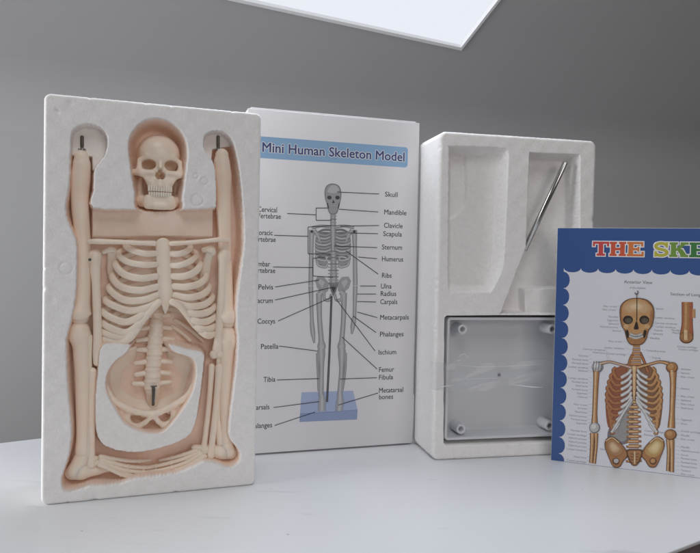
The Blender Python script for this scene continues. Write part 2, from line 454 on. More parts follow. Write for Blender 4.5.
# knee wall and the sloping ceiling above it
JT = .06          # reach of the rounded plaster joint
WO = A + Vector((0, .30, 0)); we = Vector((cos(wy), sin(wy), 0)); wn = Vector((-sin(wy), cos(wy), 0))
r = ray(640, 148.5); t = wn.dot(WO-CAM)/wn.dot(r); ZW = (CAM+r*t).z
def wp(u, z): p = WO + we*u; return (p.x, p.y, z)
mb = MB(); mb.add([wp(-3, -.72), wp(3.5, -.72), wp(3.5, ZW-JT), wp(-3, ZW-JT)], [(0, 1, 2, 3)], WALL, False)
tag(mb.build('knee_wall'), kind='structure')
AL = math.radians(38); sup = -wn*cos(AL)+Vector((0, 0, sin(AL))); SN = we.cross(sup); SO = WO + Vector((0, 0, ZW))
def sl(u, v, w=0): p = SO + we*u + sup*v + SN*w; return tuple(p)
def onslope(px, py):
    r = ray(px, py); t = SN.dot(SO-CAM)/SN.dot(r); p = CAM+r*t-SO; return Vector((p.dot(we), p.dot(sup)))
if SN.dot(CAM-SO) < 0: SN = -SN                 # SN points into the room
k0 = onslope(461, 50); k1 = onslope(230, 0); k2 = onslope(500, 0)
ea = (k1-k0).normalized(); eb = (k2-k0).normalized()
WW, WH = .62, .75
quad = [k0, k0+ea*WW, k0+ea*WW+eb*WH, k0+eb*WH]
# ceiling: the slope with the window's opening left out
mb = MB()
outer = [Vector((-3, JT)), Vector((3.5, JT)), Vector((3.5, 2.4)), Vector((-3, 2.4))]
ov = [sl(*p) for p in outer]; iv = [sl(*p) for p in quad]
iq = [quad[1], quad[0], quad[3], quad[2]]       # same turn as outer
vs = [sl(*p) for p in outer]+[sl(*p) for p in iq]
mb.add(vs, [(0, 1, 5, 4), (1, 2, 6, 5), (2, 3, 7, 6), (3, 0, 4, 7)], CEIL, False)
jv = []                                             # plastered round joint between knee wall and slope
for k in range(9):
    t = k/8; a_, b_, c_ = (1-t)**2, 2*t*(1-t), t*t
    for u in (-3, 3.5): jv.append(Vector(wp(u, ZW-JT))*a_+Vector(wp(u, ZW))*b_+Vector(sl(u, JT))*c_)
mb.add(jv, [(2*k, 2*k+1, 2*k+3, 2*k+2) for k in range(8)], CEIL, True)
tag(mb.build('sloped_ceiling'), kind='structure')
sk = bpy.data.objects.new('skylight', None); COL.objects.link(sk); sk.location = sl(*k0)
off = Vector(sl(*k0))
def inset(q, k):
    c = sum(q, Vector((0, 0)))/4; return [p+(c-p).normalized()*k*1.4 for p in q]
q2 = inset(quad, .0045)
mb = MB()
V4 = [Vector(sl(*p))+SN*.002 for p in quad]+[Vector(sl(*p))+SN*.002 for p in q2]+[Vector(sl(*p))-SN*.02 for p in q2]+[Vector(sl(*p))-SN*.02 for p in quad]
fs = []
for i in range(4):
    j = (i+1) % 4; fs += [(i, j, 4+j, 4+i), (4+i, 4+j, 8+j, 8+i), (i, j, 12+j, 12+i)]
mb.add(V4, fs, FRAMEM, False); mb.build('frame', sk, off)
GL = bpy.data.materials.new('bright_overcast_pane'); GL.use_nodes = True; nt = GL.node_tree; nt.nodes.clear()
ow = nt.nodes.new('ShaderNodeOutputMaterial'); em = nt.nodes.new('ShaderNodeEmission'); em.inputs['Color'].default_value = (.70, .725, .785, 1); em.inputs['Strength'].default_value = .90
nt.links.new(em.outputs['Emission'], ow.inputs['Surface'])
mb = MB(); mb.add([Vector(sl(*p))-SN*.006 for p in q2], [(0, 1, 2, 3)], GL, False); mb.build('pane', sk, off)
tag(sk, 'bright white skylight in the sloping grey ceiling at top of photo', 'skylight')

# ================================================================== left foam tray with the skeleton
T1 = Frame(-.25219, .54101, .34777); W1, H1 = .17977, .34; PX = W1/213.0
def t1(px, py): p = T1.P(px, py); return (p.x, p.z)
OUT = smooth_poly([t1(*p) for p in [(71, 134), (77, 126.5), (87, 123.5), (98, 125.5), (105.5, 132), (108, 141), (105.5, 154), (98, 164), (94.5, 172), (93.8, 190), (93.5, 207), (137, 209), (181, 209), (213, 207.5), (216, 203), (216.3, 190), (214.5, 166), (209, 156), (204.5, 150), (203.5, 140), (206, 134), (212, 131), (220, 130.5), (229, 135), (235, 146), (239, 165), (242, 190), (244.5, 225), (244, 249), (240.5, 277), (238, 297), (237, 320), (238.5, 342), (236.5, 369), (231.5, 409), (229.5, 432), (232, 441), (238, 448), (241, 456), (238, 464), (229, 468), (217.6, 464), (205, 462), (194, 466.4), (179, 473), (158, 476.5), (134.6, 479.5), (121, 484), (106, 486), (90, 486.5), (79, 490), (67, 492), (61.5, 487), (61.5, 477), (68.5, 455), (70.8, 430), (67.5, 390), (65.5, 345), (67.5, 333), (71.7, 315), (75.6, 290), (76.5, 250), (74, 236), (67, 220), (65, 207), (66.3, 198), (69, 180), (70, 150)]], 3)
HEADP = smooth_poly([t1(*p) for p in [(138.5, 211), (134, 192), (130.5, 171.6), (128, 150), (129.8, 136), (140, 122.5), (156, 117.5), (171.6, 122), (183.6, 134), (188, 150), (186.5, 171.6), (183, 195.5), (180, 211)]], 4)
NECKP = [t1(*p) for p in [(92.5, 205), (214.5, 205), (214.5, 236), (92.5, 236)]]
ISL = smooth_poly([t1(*p) for p in [(102.5, 346), (98, 371), (95.3, 402), (96, 430), (100.5, 443), (112, 450), (135, 453.5), (161, 449), (184.4, 440), (194.6, 428), (200, 402), (204.5, 365), (204.5, 355), (199, 351.5), (186, 349), (171, 345), (152, 350), (129, 345)]], 4)
BOWL = smooth_poly([t1(*p) for p in [(126.5, 352), (115, 361), (107, 373), (104.8, 386), (108, 398), (115.5, 411), (124, 424), (136, 431), (152.6, 435), (167, 431), (184, 410), (193, 394), (197.5, 374), (194.6, 360), (184.4, 355), (173, 350), (160, 330), (140, 330)]], 4)
CUPL = [t1(*p) for p in [(66, 118), (112, 118), (112, 168), (93, 168), (92.5, 154), (66, 153)]]
CUPR = [t1(*p) for p in [(198, 126), (240, 126), (240, 142), (214, 147), (212, 165), (198, 165)]]
RINGS = [(197.5, 200, 5.8), (204.5, 181, 3.6), (66, 268, 6), (196, 176, 2.4)]
def lip(x):
    """mould wall: crisp lip at the face, rounded foot at the floor"""
    x = np.clip(x, 0, 1); return 1-(1-x)**1.8
def ragged(S, Z, a):
    """wander of a moulded edge, bead by bead"""
    return a*(np.sin(S*2100+2*np.sin(Z*1300))*np.sin(Z*1900+1.7)+.7*np.sin(S*700+1.1*np.sin(Z*500))*np.sin(Z*640+.6))
def depth1(S, Z):
    rg = ragged(S, Z, .00022)
    so = poly_sd(S, Z, OUT)+rg
    D = .0255*lip(-so/.0042)
    nk = poly_sd(S, Z, NECKP); D = np.where(nk < .004, np.minimum(D, .011+.0145*sstep((nk+.0005)/.0035)), D)
    for c, dd in ((CUPL, .012), (CUPR, .012)):
        q = poly_sd(S, Z, c); D = np.where(q < .003, np.minimum(D, dd+(.0255-dd)*sstep(q/.003)), D)
    hd = poly_sd(S, Z, HEADP)+rg; D = np.maximum(D, .030*lip(-hd/.0075))
    isl = poly_sd(S, Z, ISL)+rg; D = np.where(isl < .004, np.minimum(D, .0025+.023*lip((isl+.0004)/.0048)), D)
    bw = poly_sd(S, Z, BOWL); D = np.maximum(D, np.where(isl < .002, .027*lip(-bw/.006), 0))
    for (a, b, r) in RINGS:
        c = t1(a, b); q = np.abs(np.hypot(S-c[0], Z-c[1])-r*PX); D = np.where(so > .002, D+.0006*np.exp(-(q/.0007)**2), D)
    # dents of handling
    for (a, b, r, k) in [(57, 111, 2.2, .0012), (70, 103, 2.5, .0008), (250, 480, 4, .001), (52, 300, 3, .0006), (252, 300, 3, .0005)]:
        c = t1(a, b); D = D+k*np.exp(-((S-c[0])**2+(Z-c[1])**2)/(r*PX)**2)
    return D
def bounce_tint1(S, Z, D):  # painted bounce warmth grows with recess depth, weaker in the cups
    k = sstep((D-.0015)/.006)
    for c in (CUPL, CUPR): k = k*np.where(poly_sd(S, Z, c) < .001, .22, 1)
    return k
tr = place(foam_tray('foam_tray', W1, H1, .066, depth1, .0055, bounce_tint1), T1)
tag(tr, 'white foam tray standing on end with a moulded recess holding the cream skeleton parts', 'foam tray', 'white foam packing trays')

Q = T1.P
def V1(px, py, d): return Q(px, py, d)
DY = Vector((0, 1, 0))
# --- torso: skull to pelvis and both arms, one strung together figure
toff = Q(152, 432, .02)
torso = empty('skeleton_torso', T1, toff)
tag(torso, 'cream plastic skeleton with skull, ribs, arms and pelvis packed in the left foam tray', 'model skeleton')
def part(mb, name, parent=None): return mb.build(name, parent or torso, toff)
def T(pts, rad, mb=None, M=BONE, n=12, flat=None, sub=6):
    mb = mb or MB()
    r = [x*PX for x in rad] if hasattr(rad, '__len__') else rad*PX
    mb.tube([V1(*p) for p in pts], r, M, n, flat, sub); return mb

# skull as an implicit surface; units are photo pixels about (160.5, 170), +z to the viewer
SX, SY, SD = 160.3, 170.0, .0085
def skull_pt(v):
    b = Q(SX, SY, SD); return (b.x+v[0]*PX*1.01, SD-v[2]*PX, b.z+v[1]*PX*1.0)
def field_part(F_, name, parent, M=BONE):
    Vv, Qq = F_.mesh(); mb = MB(); mb.add([skull_pt(p) for p in Vv], Qq.tolist(), M, True); return part(mb, name, parent)
sf = Field((-31, -33, -50), (31, 43, 12), .62)
sf.f = sf.ell((-.5, 17.5, -21), (22.2, 22, 25))
sf.add(sf.ell((-.5, 19.5, -9), (19, 16.5, 13)), 4)                        # forehead
sf.add(sf.rbox((0, 0, -10), (15, 11, 9), 5), 4)                          # mid face
for sx in (-1, 1):
    sf.add(sf.cap((sx*3.5, 12.2, .5), (sx*12, 14.2, -1), 2.6, 2.7), 2.5)       # brow
    sf.add(sf.cap((sx*12, 14.2, -1), (sx*19.6, 9.5, -6), 2.7, 2.2), 2)
    sf.add(sf.cap((sx*19.6, 9.5, -6), (sx*20.4, -1, -5), 2.7, 3.2), 2)       # outer rim of the orbit
    sf.add(sf.cap((sx*7, -3.2, .5), (sx*18.5, -3.4, -2.5), 2.9, 3.4), 2.5)     # cheek
    sf.add(sf.cap((sx*18.5, -3.4, -2.5), (sx*24.6, -2.8, -9), 4.0, 3.1), 2)
    sf.add(sf.cap((sx*24.6, -2.6, -9), (sx*21.5, -.5, -30), 3.0, 2.6), 1.5)      # arch
    sf.add(sf.cap((sx*17, -4.5, -3), (sx*11, -12, -2), 2.6, 3.2), 2.5)
sf.add(sf.rbox((0, -13, -6), (12.3, 8.5, 7.5), 5), 3)                    # upper jaw
sf.add(sf.cap((0, 9, 1.2), (0, 2.5, 4.2), 2.0, 1.9), 1.8)                # nasal bones
sf.add(sf.cap((0, -12, .5), (0, -16, .8), 3, 4), 3)
for sx in (-1, 1):
    sf.cut(sf.ell((sx*11.0, 5.4, -4), (6.9, 5.3, 19)), 1.2)
    sf.cut(sf.ell((sx*10.4, 5.4, -12), (6, 4.8, 13)), 1.5)
    sf.cut(sf.ell((sx*19.5, -14.5, -9), (5.6, 7.5, 12)), 1.5)                # hollow beneath the cheek
    sf.cut(sf.ell((sx*27, 11, -13), (5.5, 8, 8)), 2)                    # temple
sf.cut(sf.ell((-1.9, -6, 2), (2.7, 4.0, 20)), .8); sf.cut(sf.ell((1.9, -6, 2), (2.7, 4.0, 20)), .8); sf.cut(sf.ell((0, -2.6, 2), (2.3, 4.0, 13)), .8)
# saw line of the lift-off skull cap
sf.cut(np.maximum(np.abs(sf.y-22.3+.05*sf.x)-.45, -(sf.ell((-.5, 18.5, -16), (21, 21.4, 23)))), .4)
skull = field_part(sf, 'skull', None)
jf = Field((-26, -46, -40), (26, -6, 10), .62)
jf.f = jf.cap((-11, -36, -3.5), (11, -36, -3.5), 4.2)
jf.add(jf.cap((-5, -37.5, -.5), (5, -37.5, -.5), 3.6), 2)
jf.add(jf.rbox((0, -32.6, -4.8), (14.6, 7.0, 6), 3.2), 2.5)
for sx in (-1, 1):
    jf.add(jf.cap((sx*11, -33.5, -4), (sx*17.5, -31, -15), 6, 5.5), 3)
    jf.add(jf.cap((sx*17, -33.5, -15), (sx*18.8, -24, -22), 4.4, 3.6), 3)
    jf.add(jf.cap((sx*18.8, -24, -22), (sx*18.8, -9, -23), 3.6, 2.6), 2)
jf.cut(jf.ell((0, -28, -15), (12, 20, 9)), 1.5)
field_part(jf, 'jaw', skull)
mb = MB()
for row, (y0, hh, w_) in enumerate(((-19.4, 3.2, 2.42), (-25.6, 2.7, 2.3))):
    for k in range(10):
        x = (k-4.5)*w_; z = 2.3-row*.5-(x/12)**2*3.6
        bm = bmesh.new(); bmesh.ops.create_cube(bm, size=1)
        for v in bm.verts:
            tap = 1 - .12*(v.co.y*(1 if row == 0 else -1) > 0)
            v.co = Vector((x+v.co.x*(w_*.97)*tap, y0+v.co.y*hh*1.9, z+v.co.z*2.6))
        bmesh.ops.bevel(bm, geom=bm.edges[:], offset=.42, segments=2, profile=.5, affect='EDGES')
        for v in bm.verts: v.co = Vector(skull_pt(v.co))
        mb.bm(bm, TOOTH)
part(mb, 'teeth', skull)

# spine
for k in range(16):
    t = k/15; px = 164-12*t**1.1; py = 214+170*t; lumb = sstep((t-.45)/.3)
    w = 4.6+4.2*lumb; hh = 4.3+1.6*lumb; d = .0245-.0035*lumb
    mb = MB(); c = V1(px, py, d)
    pr = [(0, hh*.92, .86), (0, hh*.6, 1.0), (0, hh*.15, .86), (0, -hh*.3, .9), (0, -hh*.75, 1.0), (0, -hh*.98, .84)]
    mb.tube([c+Vector((0, 0, y*PX)) for _, y, _ in pr], [w*q*PX for *_, q in pr], BONEN, 14, (DY, .8), 2)
    tw = 7+11.5*float(lumb)*(1 if k % 2 else .88); dy = -1.5+2.5*(k % 3 == 0)
    mb.tube([c+Vector((-tw*PX, .001, dy*PX)), c+Vector((-w*.5*PX, .001, 0)), c+Vector((w*.5*PX, .001, 0)), c+Vector((tw*PX, .001, dy*PX))],
            [2.5*PX, 2.9*PX, 2.9*PX, 2.5*PX], BONEN, 8, (Vector((0, 0, 1)), 1.1), 3)
    part(mb, 'vertebra')
part(T([(152.6, 380, .0205), (152.6, 388, .0205), (152.8, 398, .0235), (153, 406, .026)], [8.4, 7.8, 6.5, 4.5], n=16, flat=(DY, .6)), 'sacrum')
# pin standing in the pelvis
mb = MB(); T([(153.6, 387, .0135), (153.2, 404.5, .0135)], 1.5, mb, DSTEEL); T([(151.6, 386.5, .0135), (156.2, 386.2, .0135)], .9, mb, DSTEEL)
T([(155.0, 388, .0128), (154.9, 403, .0128)], .55, mb, STEEL); part(mb, 'pin')

# breast bone and collar bones
mb = MB(); T([(163.2, 245, .0092), (163.2, 252, .0092), (163.6, 262, .0092), (164.4, 278, .0090), (165.2, 293, .0088), (165.6, 301, .0084), (165.4, 307.5, .0080), (165.4, 312.5, .0080)],
  [7.6, 7.6, 7.2, 7.2, 7.8, 6.2, 3.2, 1.2], mb, n=18, flat=(DY, .26)); part(mb, 'sternum')
for pts, rad in (([(89.5, 241.6, .006), (98, 241.4, .0045), (120, 242.0, .0042), (140, 243, .0045), (154, 243.4, .006)], [2.5, 2.9, 2.5, 2.5, 2.9]),
                 ([(228, 240.4, .006), (220, 239.6, .0045), (205, 241.0, .0042), (188, 242.6, .0045), (171.5, 243.6, .006)], [2.3, 2.6, 2.3, 2.4, 2.8])):
    part(T(pts, rad, n=12), 'clavicle')
# ribs: breast bone -> side -> spine
RL = [[(156, 253.5), (144, 253.5), (132, 250), (125.5, 245.5)], [(156, 264.5), (142, 264.7), (127, 261.5), (118.5, 254.5)],
      [(156.3, 276.5), (140, 278.2), (124, 274), (115.3, 264)], [(157, 286.8), (140, 290.3), (122, 287), (112.5, 277.5)],
      [(157.7, 295), (143, 300), (124, 299.6), (109.3, 289)], [(158.5, 301.5), (146, 308), (128, 310.5), (106, 301.5)],
      [(152, 308), (140, 316.5), (124, 322), (103.5, 313)], [(147, 314), (137, 326), (124, 332.5), (103.5, 324)],
      [(141.5, 321), (135, 331.5), (123, 338.5), (102.5, 332)], [(138, 325.5), (131, 337), (118, 344), (103, 338.5)]]
RR = [[(171.4, 254), (178, 254), (186, 251.5), (190.5, 247)], [(172.4, 265.5), (180, 265.2), (190.5, 261), (196.5, 255)],
      [(173.2, 276.3), (184, 276.3), (194.5, 272), (200, 265)], [(174.4, 286.3), (187, 286.8), (199.5, 283.5), (206, 277)],
      [(175, 295.3), (189, 297.5), (202, 294.5), (209, 288)], [(176, 302), (190, 306.5), (204, 304.5), (212.2, 298)],
      [(181, 307), (193, 313.5), (206, 312.8), (214, 307)], [(187.5, 315.5), (197, 321.5), (207, 321.5), (214.8, 316)],
      [(194.5, 325), (201, 329), (208, 329.2), (214.8, 325)], [(201, 331.5), (206, 334.8), (210, 335.5), (214.5, 332)]]
for side, RS in ((-1, RL), (1, RR)):
    for i, rb in enumerate(RS):
        a, b, c, e = rb
        sp = (164-12*(.2+.05*i), e[1]-12-1.2*i)
        pts = [(a[0], a[1], .0084), (b[0], b[1], .0056), (c[0], c[1], .0088), (e[0], e[1], .0155), (e[0]-side*5, e[1]-5, .0225), (e[0]+(sp[0]-e[0])*.55, sp[1]+2, .0255), (sp[0]+side*4, sp[1], .0255)]
        w = 3.8 if i > 1 else 3.3
        part(T(pts, [w*.95, w, w*1.02, w*.95, w*.85, w*.8, w*.8], n=12, flat=(DY, .42), sub=6), 'rib')
part(T([(158.6, 302.5, .0056), (150, 311.5, .0056), (141, 323, .0066), (133, 335, .0085), (122, 342.3, .0105), (111, 343, .0125), (104, 338.5, .0155)], [3.7, 3.6, 3.5, 3.4, 3.2, 3.0, 2.6], n=10, flat=(DY, .6)), 'costal_cartilage')
part(T([(172.5, 302, .0056), (180, 306.5, .0056), (187, 315.5, .0066), (195, 326, .0085), (203.5, 333.3, .0105), (209, 335.8, .0125), (214, 333.5, .0155)], [3.7, 3.5, 3.2, 3.0, 3.0, 2.8, 2.4], n=10, flat=(DY, .6)), 'costal_cartilage')
for pts in ([(175, 320, .0245), (184, 325, .022), (196, 334, .0185), (203, 341, .018)], [(172, 326, .0245), (182, 333, .022), (190, 340, .020)]):
    part(T(pts, [2.2, 2.2, 2.1, 1.7][:len(pts)], n=8, flat=(DY, .6)), 'rib')
# shoulder blades
mb = MB(); T([(104, 252, .0125), (110, 249.6, .0105), (114, 250, .0115)], [2.3, 2.7, 2.2], mb); T([(112, 252, .016), (113, 268, .021), (114, 290, .024)], [5, 6.5, 4], mb, flat=(DY, .3)); part(mb, 'scapula')
mb = MB(); T([(204, 250, .014), (211, 249.6, .010), (213, 252.5, .011)], [3, 4.2, 3.4], mb); T([(210, 253, .012), (207.5, 262, .017), (204.5, 280, .021), (204, 296, .024)], [4.4, 5, 5.6, 3.5], mb, flat=(DY, .4)); part(mb, 'scapula')
# arms
def joint(mb, px, py, d, r, fl=1): c = V1(px, py, d); mb.ball(c, (r*PX, r*PX*fl, r*PX), BONEN)
mb = MB(); T([(94.8, 256, .013), (95.2, 268, .0125), (96.2, 285, .012), (97, 310, .012), (97.6, 335, .012), (97.8, 352, .012), (97.6, 362, .012)], [7.2, 5.4, 4.3, 4.2, 4.3, 5.0, 4.4], mb, n=16)
part(mb, 'humerus')
mb = MB(); c = V1(89.9, 259.6, .0060); mb.ball(c, (1.5*PX, .9*PX, 1.5*PX), DSTEEL); part(mb, 'rivet')
mb = MB(); T([(224.5, 255, .013), (223.6, 268, .0125), (222, 290, .012), (220, 315, .012), (218.4, 338, .012), (217, 350, .012)], [7.8, 5.8, 4.6, 4.4, 4.6, 5.4], mb, BONEN, n=16)
joint(mb, 213.8, 354.5, .012, 4.8); joint(mb, 219.6, 353.8, .012, 5); part(mb, 'humerus')
mb = MB(); T([(92.4, 371.5, .012), (92.3, 385, .012), (91.8, 410, .012), (91.5, 440, .012), (91.3, 455, .012), (91.2, 464, .012)], [4.2, 3.6, 3.5, 3.5, 3.8, 4.4], mb, n=14); part(mb, 'ulna')
mb = MB(); T([(87.8, 374, .018), (87, 400, .019), (87.4, 430, .019), (88.5, 455, .0175)], [3, 2.6, 2.6, 3.2], mb); part(mb, 'radius')
mb = MB(); T([(219.2, 367.5, .011), (218.4, 380, .011), (215.8, 410, .011), (212.4, 440, .011), (210.6, 456, .011)], [4.4, 3.7, 3.5, 3.5, 4.0], mb, n=14); part(mb, 'ulna')
mb = MB(); T([(211.8, 366.5, .0145), (210.6, 385, .0145), (208, 415, .0145), (205, 440, .0145), (203.5, 450, .014)], [3.6, 3.1, 3.0, 3.1, 3.8], mb, n=14); part(mb, 'radius')
def hand(wr, fingers, carp):
    mb = MB()
    for c in carp: mb.ball(V1(*c[:3]), (c[3]*PX, c[3]*PX*.8, c[3]*PX*.85), BONEN, 12, 8)
    for f in fingers:
        pts = [(wr[0], wr[1], f[0][2])]+f if False else f
        n_ = len(pts)
        r = [2.6]+[2.15]*(n_-2)+[1.5]
        T(pts, r, mb, BONEN, 8)
        for p in pts[1:-1]: mb.ball(V1(*p), 2.5*PX, BONEN, 8, 6)
    part(mb, 'hand')
hand((97, 460), [[(101, 456.5, .012), (113, 458.5, .0125), (126, 460.5, .014), (139, 461, .016), (150, 460, .018)],
                 [(101, 459.5, .011), (114, 463, .0115), (128, 466.3, .013), (144, 467.5, .015), (158, 467, .017)],
                 [(101, 461.5, .010), (113, 466.5, .0105), (127, 470.5, .012), (143, 472, .014), (156, 471, .016)],
                 [(101, 463, .0095), (112, 468.5, .010), (124, 473.5, .011), (136, 476.5, .0125), (147, 477, .014)],
                 [(99, 464.5, .009), (108.5, 468.5, .0085), (121, 474.3, .009), (134, 479, .010)]],
     [(95, 458.5, .0125, 3.6), (97.5, 463, .0105, 3.6), (101, 456.5, .0125, 3.2), (102.5, 460.5, .0115, 3.4), (104.5, 465, .010, 2.8), (94, 464.5, .0115, 3.2)])
hand((206, 452), [[(196, 450.5, .014), (184, 454.5, .0145), (172, 458, .016), (160, 460.5, .018)],
                  [(199, 452, .0125), (186, 458, .0125), (171, 462.5, .0135), (156, 466, .0155), (143, 467.5, .0175)],
                  [(201, 454, .0115), (188, 461.5, .011), (172, 467.3, .012), (156, 470.8, .014), (140, 472, .016)],
                  [(203, 456, .0105), (191, 464, .010), (176, 470.3, .0105), (160, 474.3, .012), (146, 475.6, .014)],
                  [(205, 456.5, .010), (194, 463.5, .009), (180, 471.0, .0092), (165, 475.5, .0105)]],
     [(205, 452, .0125, 3.4), (200.5, 453.5, .012, 3.4), (196.5, 452, .013, 2.8), (203.5, 456, .011, 3.2), (198.5, 457, .0115, 2.8)])
# pelvis: basin, rim, sockets and the two arches below
pf = Field((-60, -68, -40), (60, 40, 17), .8)
def pel(v): b = Q(152, 380, .0155); return (b.x+v[0]*PX, .0155-v[2]*PX, b.z+v[1]*PX)
basin = np.maximum(np.abs(pf.ell((0, -1, -2), (50, 38, 17)))-1.5, pf.z+1.0)
pf.f = smax(basin, -pf.rbox((0, 34, -12), (15, 24, 26), 6), 3)
def chain(pts, rs, k=2):
    for a, b, ra, rb in zip(pts, pts[1:], rs, rs[1:]): pf.add(pf.cap(a, b, ra, rb), k)
rimL = [(-38, 24, -5), (-45.5, 14, -1), (-48, 3, 1.5), (-46, -6, 3), (-42, -13, 3.5), (-38.5, -19, 3.5), (-31, -24, 4), (-24, -28, 5), (-15, -31.5, 6.5), (-6, -33, 8), (1, -34, 8.5)]
rimR = [(38, 24, -5), (45, 12, -1), (46, 0, 1.5), (42, -9, 3), (38, -15.5, 3.5), (31, -22, 4), (23, -26, 5), (15, -30, 6.5), (8, -32.5, 8), (1, -34, 8.5)]
chain(rimL, [2.2, 2.4, 2.6, 3.3, 2.8, 3.6, 3.0, 3.6, 3.4, 3.2, 3.4]); chain(rimR, [2.2, 2.4, 2.6, 3.2, 2.7, 3.4, 3.0, 3.5, 3.4, 3.2, 3.4])
for sx in (-1, 1):
    o = 0 if sx < 0 else 2
    chain([(sx*(22-o), -29, 4), (sx*(25-o), -38, 2), (sx*(22-o), -46, 1), (sx*(14-o), -48, 3), (sx*6.5, -43, 6), (1+sx*1.5, -36.5, 8)], [3.2, 3.4, 3.6, 3.2, 2.5, 2.6], 1.6)
    pf.add(pf.ell((sx*(30-o), -31, -3), (7, 9, 6)), 3)
    pf.cut(pf.ell((sx*(14.5-o*.7), -39.2, 4), (4.6, 4.0, 14)), 1)
pf.add(pf.ell((1, -36, 6.5), (5, 4, 3.5)), 2)
Vv, Qq = pf.mesh(); mb = MB(); mb.add([pel(p) for p in Vv], Qq.tolist(), BONE, True); part(mb, 'pelvis')

# --- the two loose legs deep in the side channels
def leg(name, label, sgn, hip, knee, ank, heel, screw):
    off = Q(heel[0], heel[1], .03)
    lg = empty(name, T1, off); tag(lg, label, 'model limb', 'loose lower limbs of the model skeleton')
    def lp(mb, n): return mb.build(n, lg, off)
    def L(pts, rad, mb): return T(pts, rad, mb, BONED, 16)
    D = .0150
    mb = MB(); hx, hy = hip; kx, ky = knee
    L([(hx, hy, D-.006), (hx, hy+8, D-.005), (hx-sgn*1.0, hy+22, D-.003), (hx-sgn*1.5, hy+48, D), (kx+sgn*3.2, hy+90, D), (kx+sgn*2, ky-22, D), (kx, ky-9, D-.001), (kx, ky-5, D)], [7, 8.6, 9.4, 8.4, 7.4, 8.2, 11.5, 9.5], mb)
    lp(mb, 'femur')
    mb = MB(); L([(kx-.5, ky+10, D), (kx, ky+15, D), (kx+sgn*2, ky+30, D), (kx+sgn*3, ky+70, D), (ank[0], ank[1]-20, D), (ank[0], ank[1], D)], [10.5, 11.2, 8.6, 7.4, 6.4, 7.8], mb)
    lp(mb, 'tibia')
    mb = MB(); L([(kx+sgn*9, ky+16, D-.002), (kx+sgn*9.5, ky+40, D-.002), (kx+sgn*10, ky+90, D-.002), (ank[0]+sgn*6, ank[1]+2, D-.002)], [3.6, 2.5, 2.5, 4.2], mb); lp(mb, 'fibula')
    mb = MB(); hx2, hy2 = heel
    L([(ank[0], ank[1]+3, D), ((ank[0]+hx2)/2+sgn, (ank[1]+hy2)/2-1, D), (hx2+sgn*1.5, hy2-5, D)], [7.6, 8, 8.6], mb)
    L([(hx2+sgn*-1, hy2-4, D+.002), (hx2+sgn*8, hy2-5, D), (hx2+sgn*20, hy2-6, D), (hx2+sgn*34, hy2-8, D+.002)], [8, 9, 6, 4], mb); lp(mb, 'foot')
    mb = MB(); sx, sy = screw
    b = V1(sx, sy+2.5, .013)
    bm = bmesh.new(); bmesh.ops.create_cone(bm, cap_ends=True, segments=20, radius1=4.2*PX, radius2=4.0*PX, depth=1.4*PX)
    bmesh.ops.transform(bm, matrix=Matrix.Translation(b), verts=bm.verts); mb.bm(bm, STEEL, False)
    L2 = [(sx, sy+4, .013), (sx, sy-2, .0125), (sx, sy-10, .012)]
    mb.tube([V1(*p) for p in L2], 1.7*PX, DSTEEL, 12)
    for k in range(7):
        c = V1(sx, sy-9+k*1.5, .0122); rg = [c+Vector((cos(a)*1.75*PX, sin(a)*1.75*PX, a/2/PI*1.4*PX)) for a in np.linspace(0, 2*PI, 11)]
        mb.tube(rg, .35*PX, DSTEEL, 5, None, 1, False)
    lp(mb, 'hip_screw')
    return lg
leg('lower_limb', 'cream leg bone with upright hip screw lying along the left side of the foam recess', 1, (81.5, 157), (80, 321), (83, 452), (74, 476), (82, 147))
leg('lower_limb.001', 'cream leg bone with hip screw along the right side of the foam recess', -1, (222, 155), (228, 325), (226, 440), (229, 456), (218, 147))

# ================================================================== printed carton
BX = Frame(.0748, .74606, .30435); HB = .36395
sL = BX.P(248, 108).x
def b1(px, py): p = BX.P(px, py); return (p.x, p.z)
box = empty('printed_box', BX)
tag(box, 'white cardboard box printed with a grey skeleton diagram and blue title banner', 'box')
mb = MB(); mb.box((sL, 0, .0018), (0, .078, HB), CARD, .0007, 2)
mb.box((sL+.006, .012, 0), (-.006, .070, .0026), CARDIN)
mb.build('carton', box)
mb = MB()                                          # tuck flap showing as a raised lip at the top edge
mb.box((sL+.003, .0015, HB+.0002), (-.004, .070, HB+.0016), CARD, .0006, 2); mb.build('lid_flap', box)
BLUE = ink((.27, .45, .67)); NAVY = ink((.03, .045, .16)); WHT = ink((.80, .80, .82)); BLK = ink((.02, .02, .025))
def rrect(s0, s1, za0, zb0, za1, zb1, r):
    """banner outline with round corners; za/zb = lower/upper edge at its two ends"""
    o = []
    for cx, cz, a0 in ((s1-r, zb1-r, 0), (s0+r, zb0-r, 90), (s0+r, za0+r, 180), (s1-r, za1+r, 270)):
        for k in range(6): a = math.radians(a0+k*18); o.append((cx+r*cos(a), cz+r*sin(a)))
    return o
q0, q1, q2_, q3 = b1(258, 136.5), b1(408, 147), b1(258, 158), b1(408, 167.5)
mb = MB(); zt = (q0[1]+q1[1])/2; zl = (q2_[1]+q3[1])/2
mb.poly(rrect(q0[0]-.003, q1[0], zl, zt, zl, zt, .0035), -EPS, BLUE)
ban = mb.build('title_banner', box)
t0, t1_ = b1(262.4, 152.2), b1(404.3, 160.8); cz = .0096; zb = (t0[1]+t1_[1])/2
mb = MB(); put_text(mb, 'Mini Human Skeleton Model', t0[0], t1_[0], zb, cz, -2*EPS, WHT, .10)
put_text(mb, 'Mini Human Skeleton Model', t0[0], t1_[0], zb, cz, -3*EPS, ink((.045, .07, .22)), .028); mb.build('title_lettering', ban)
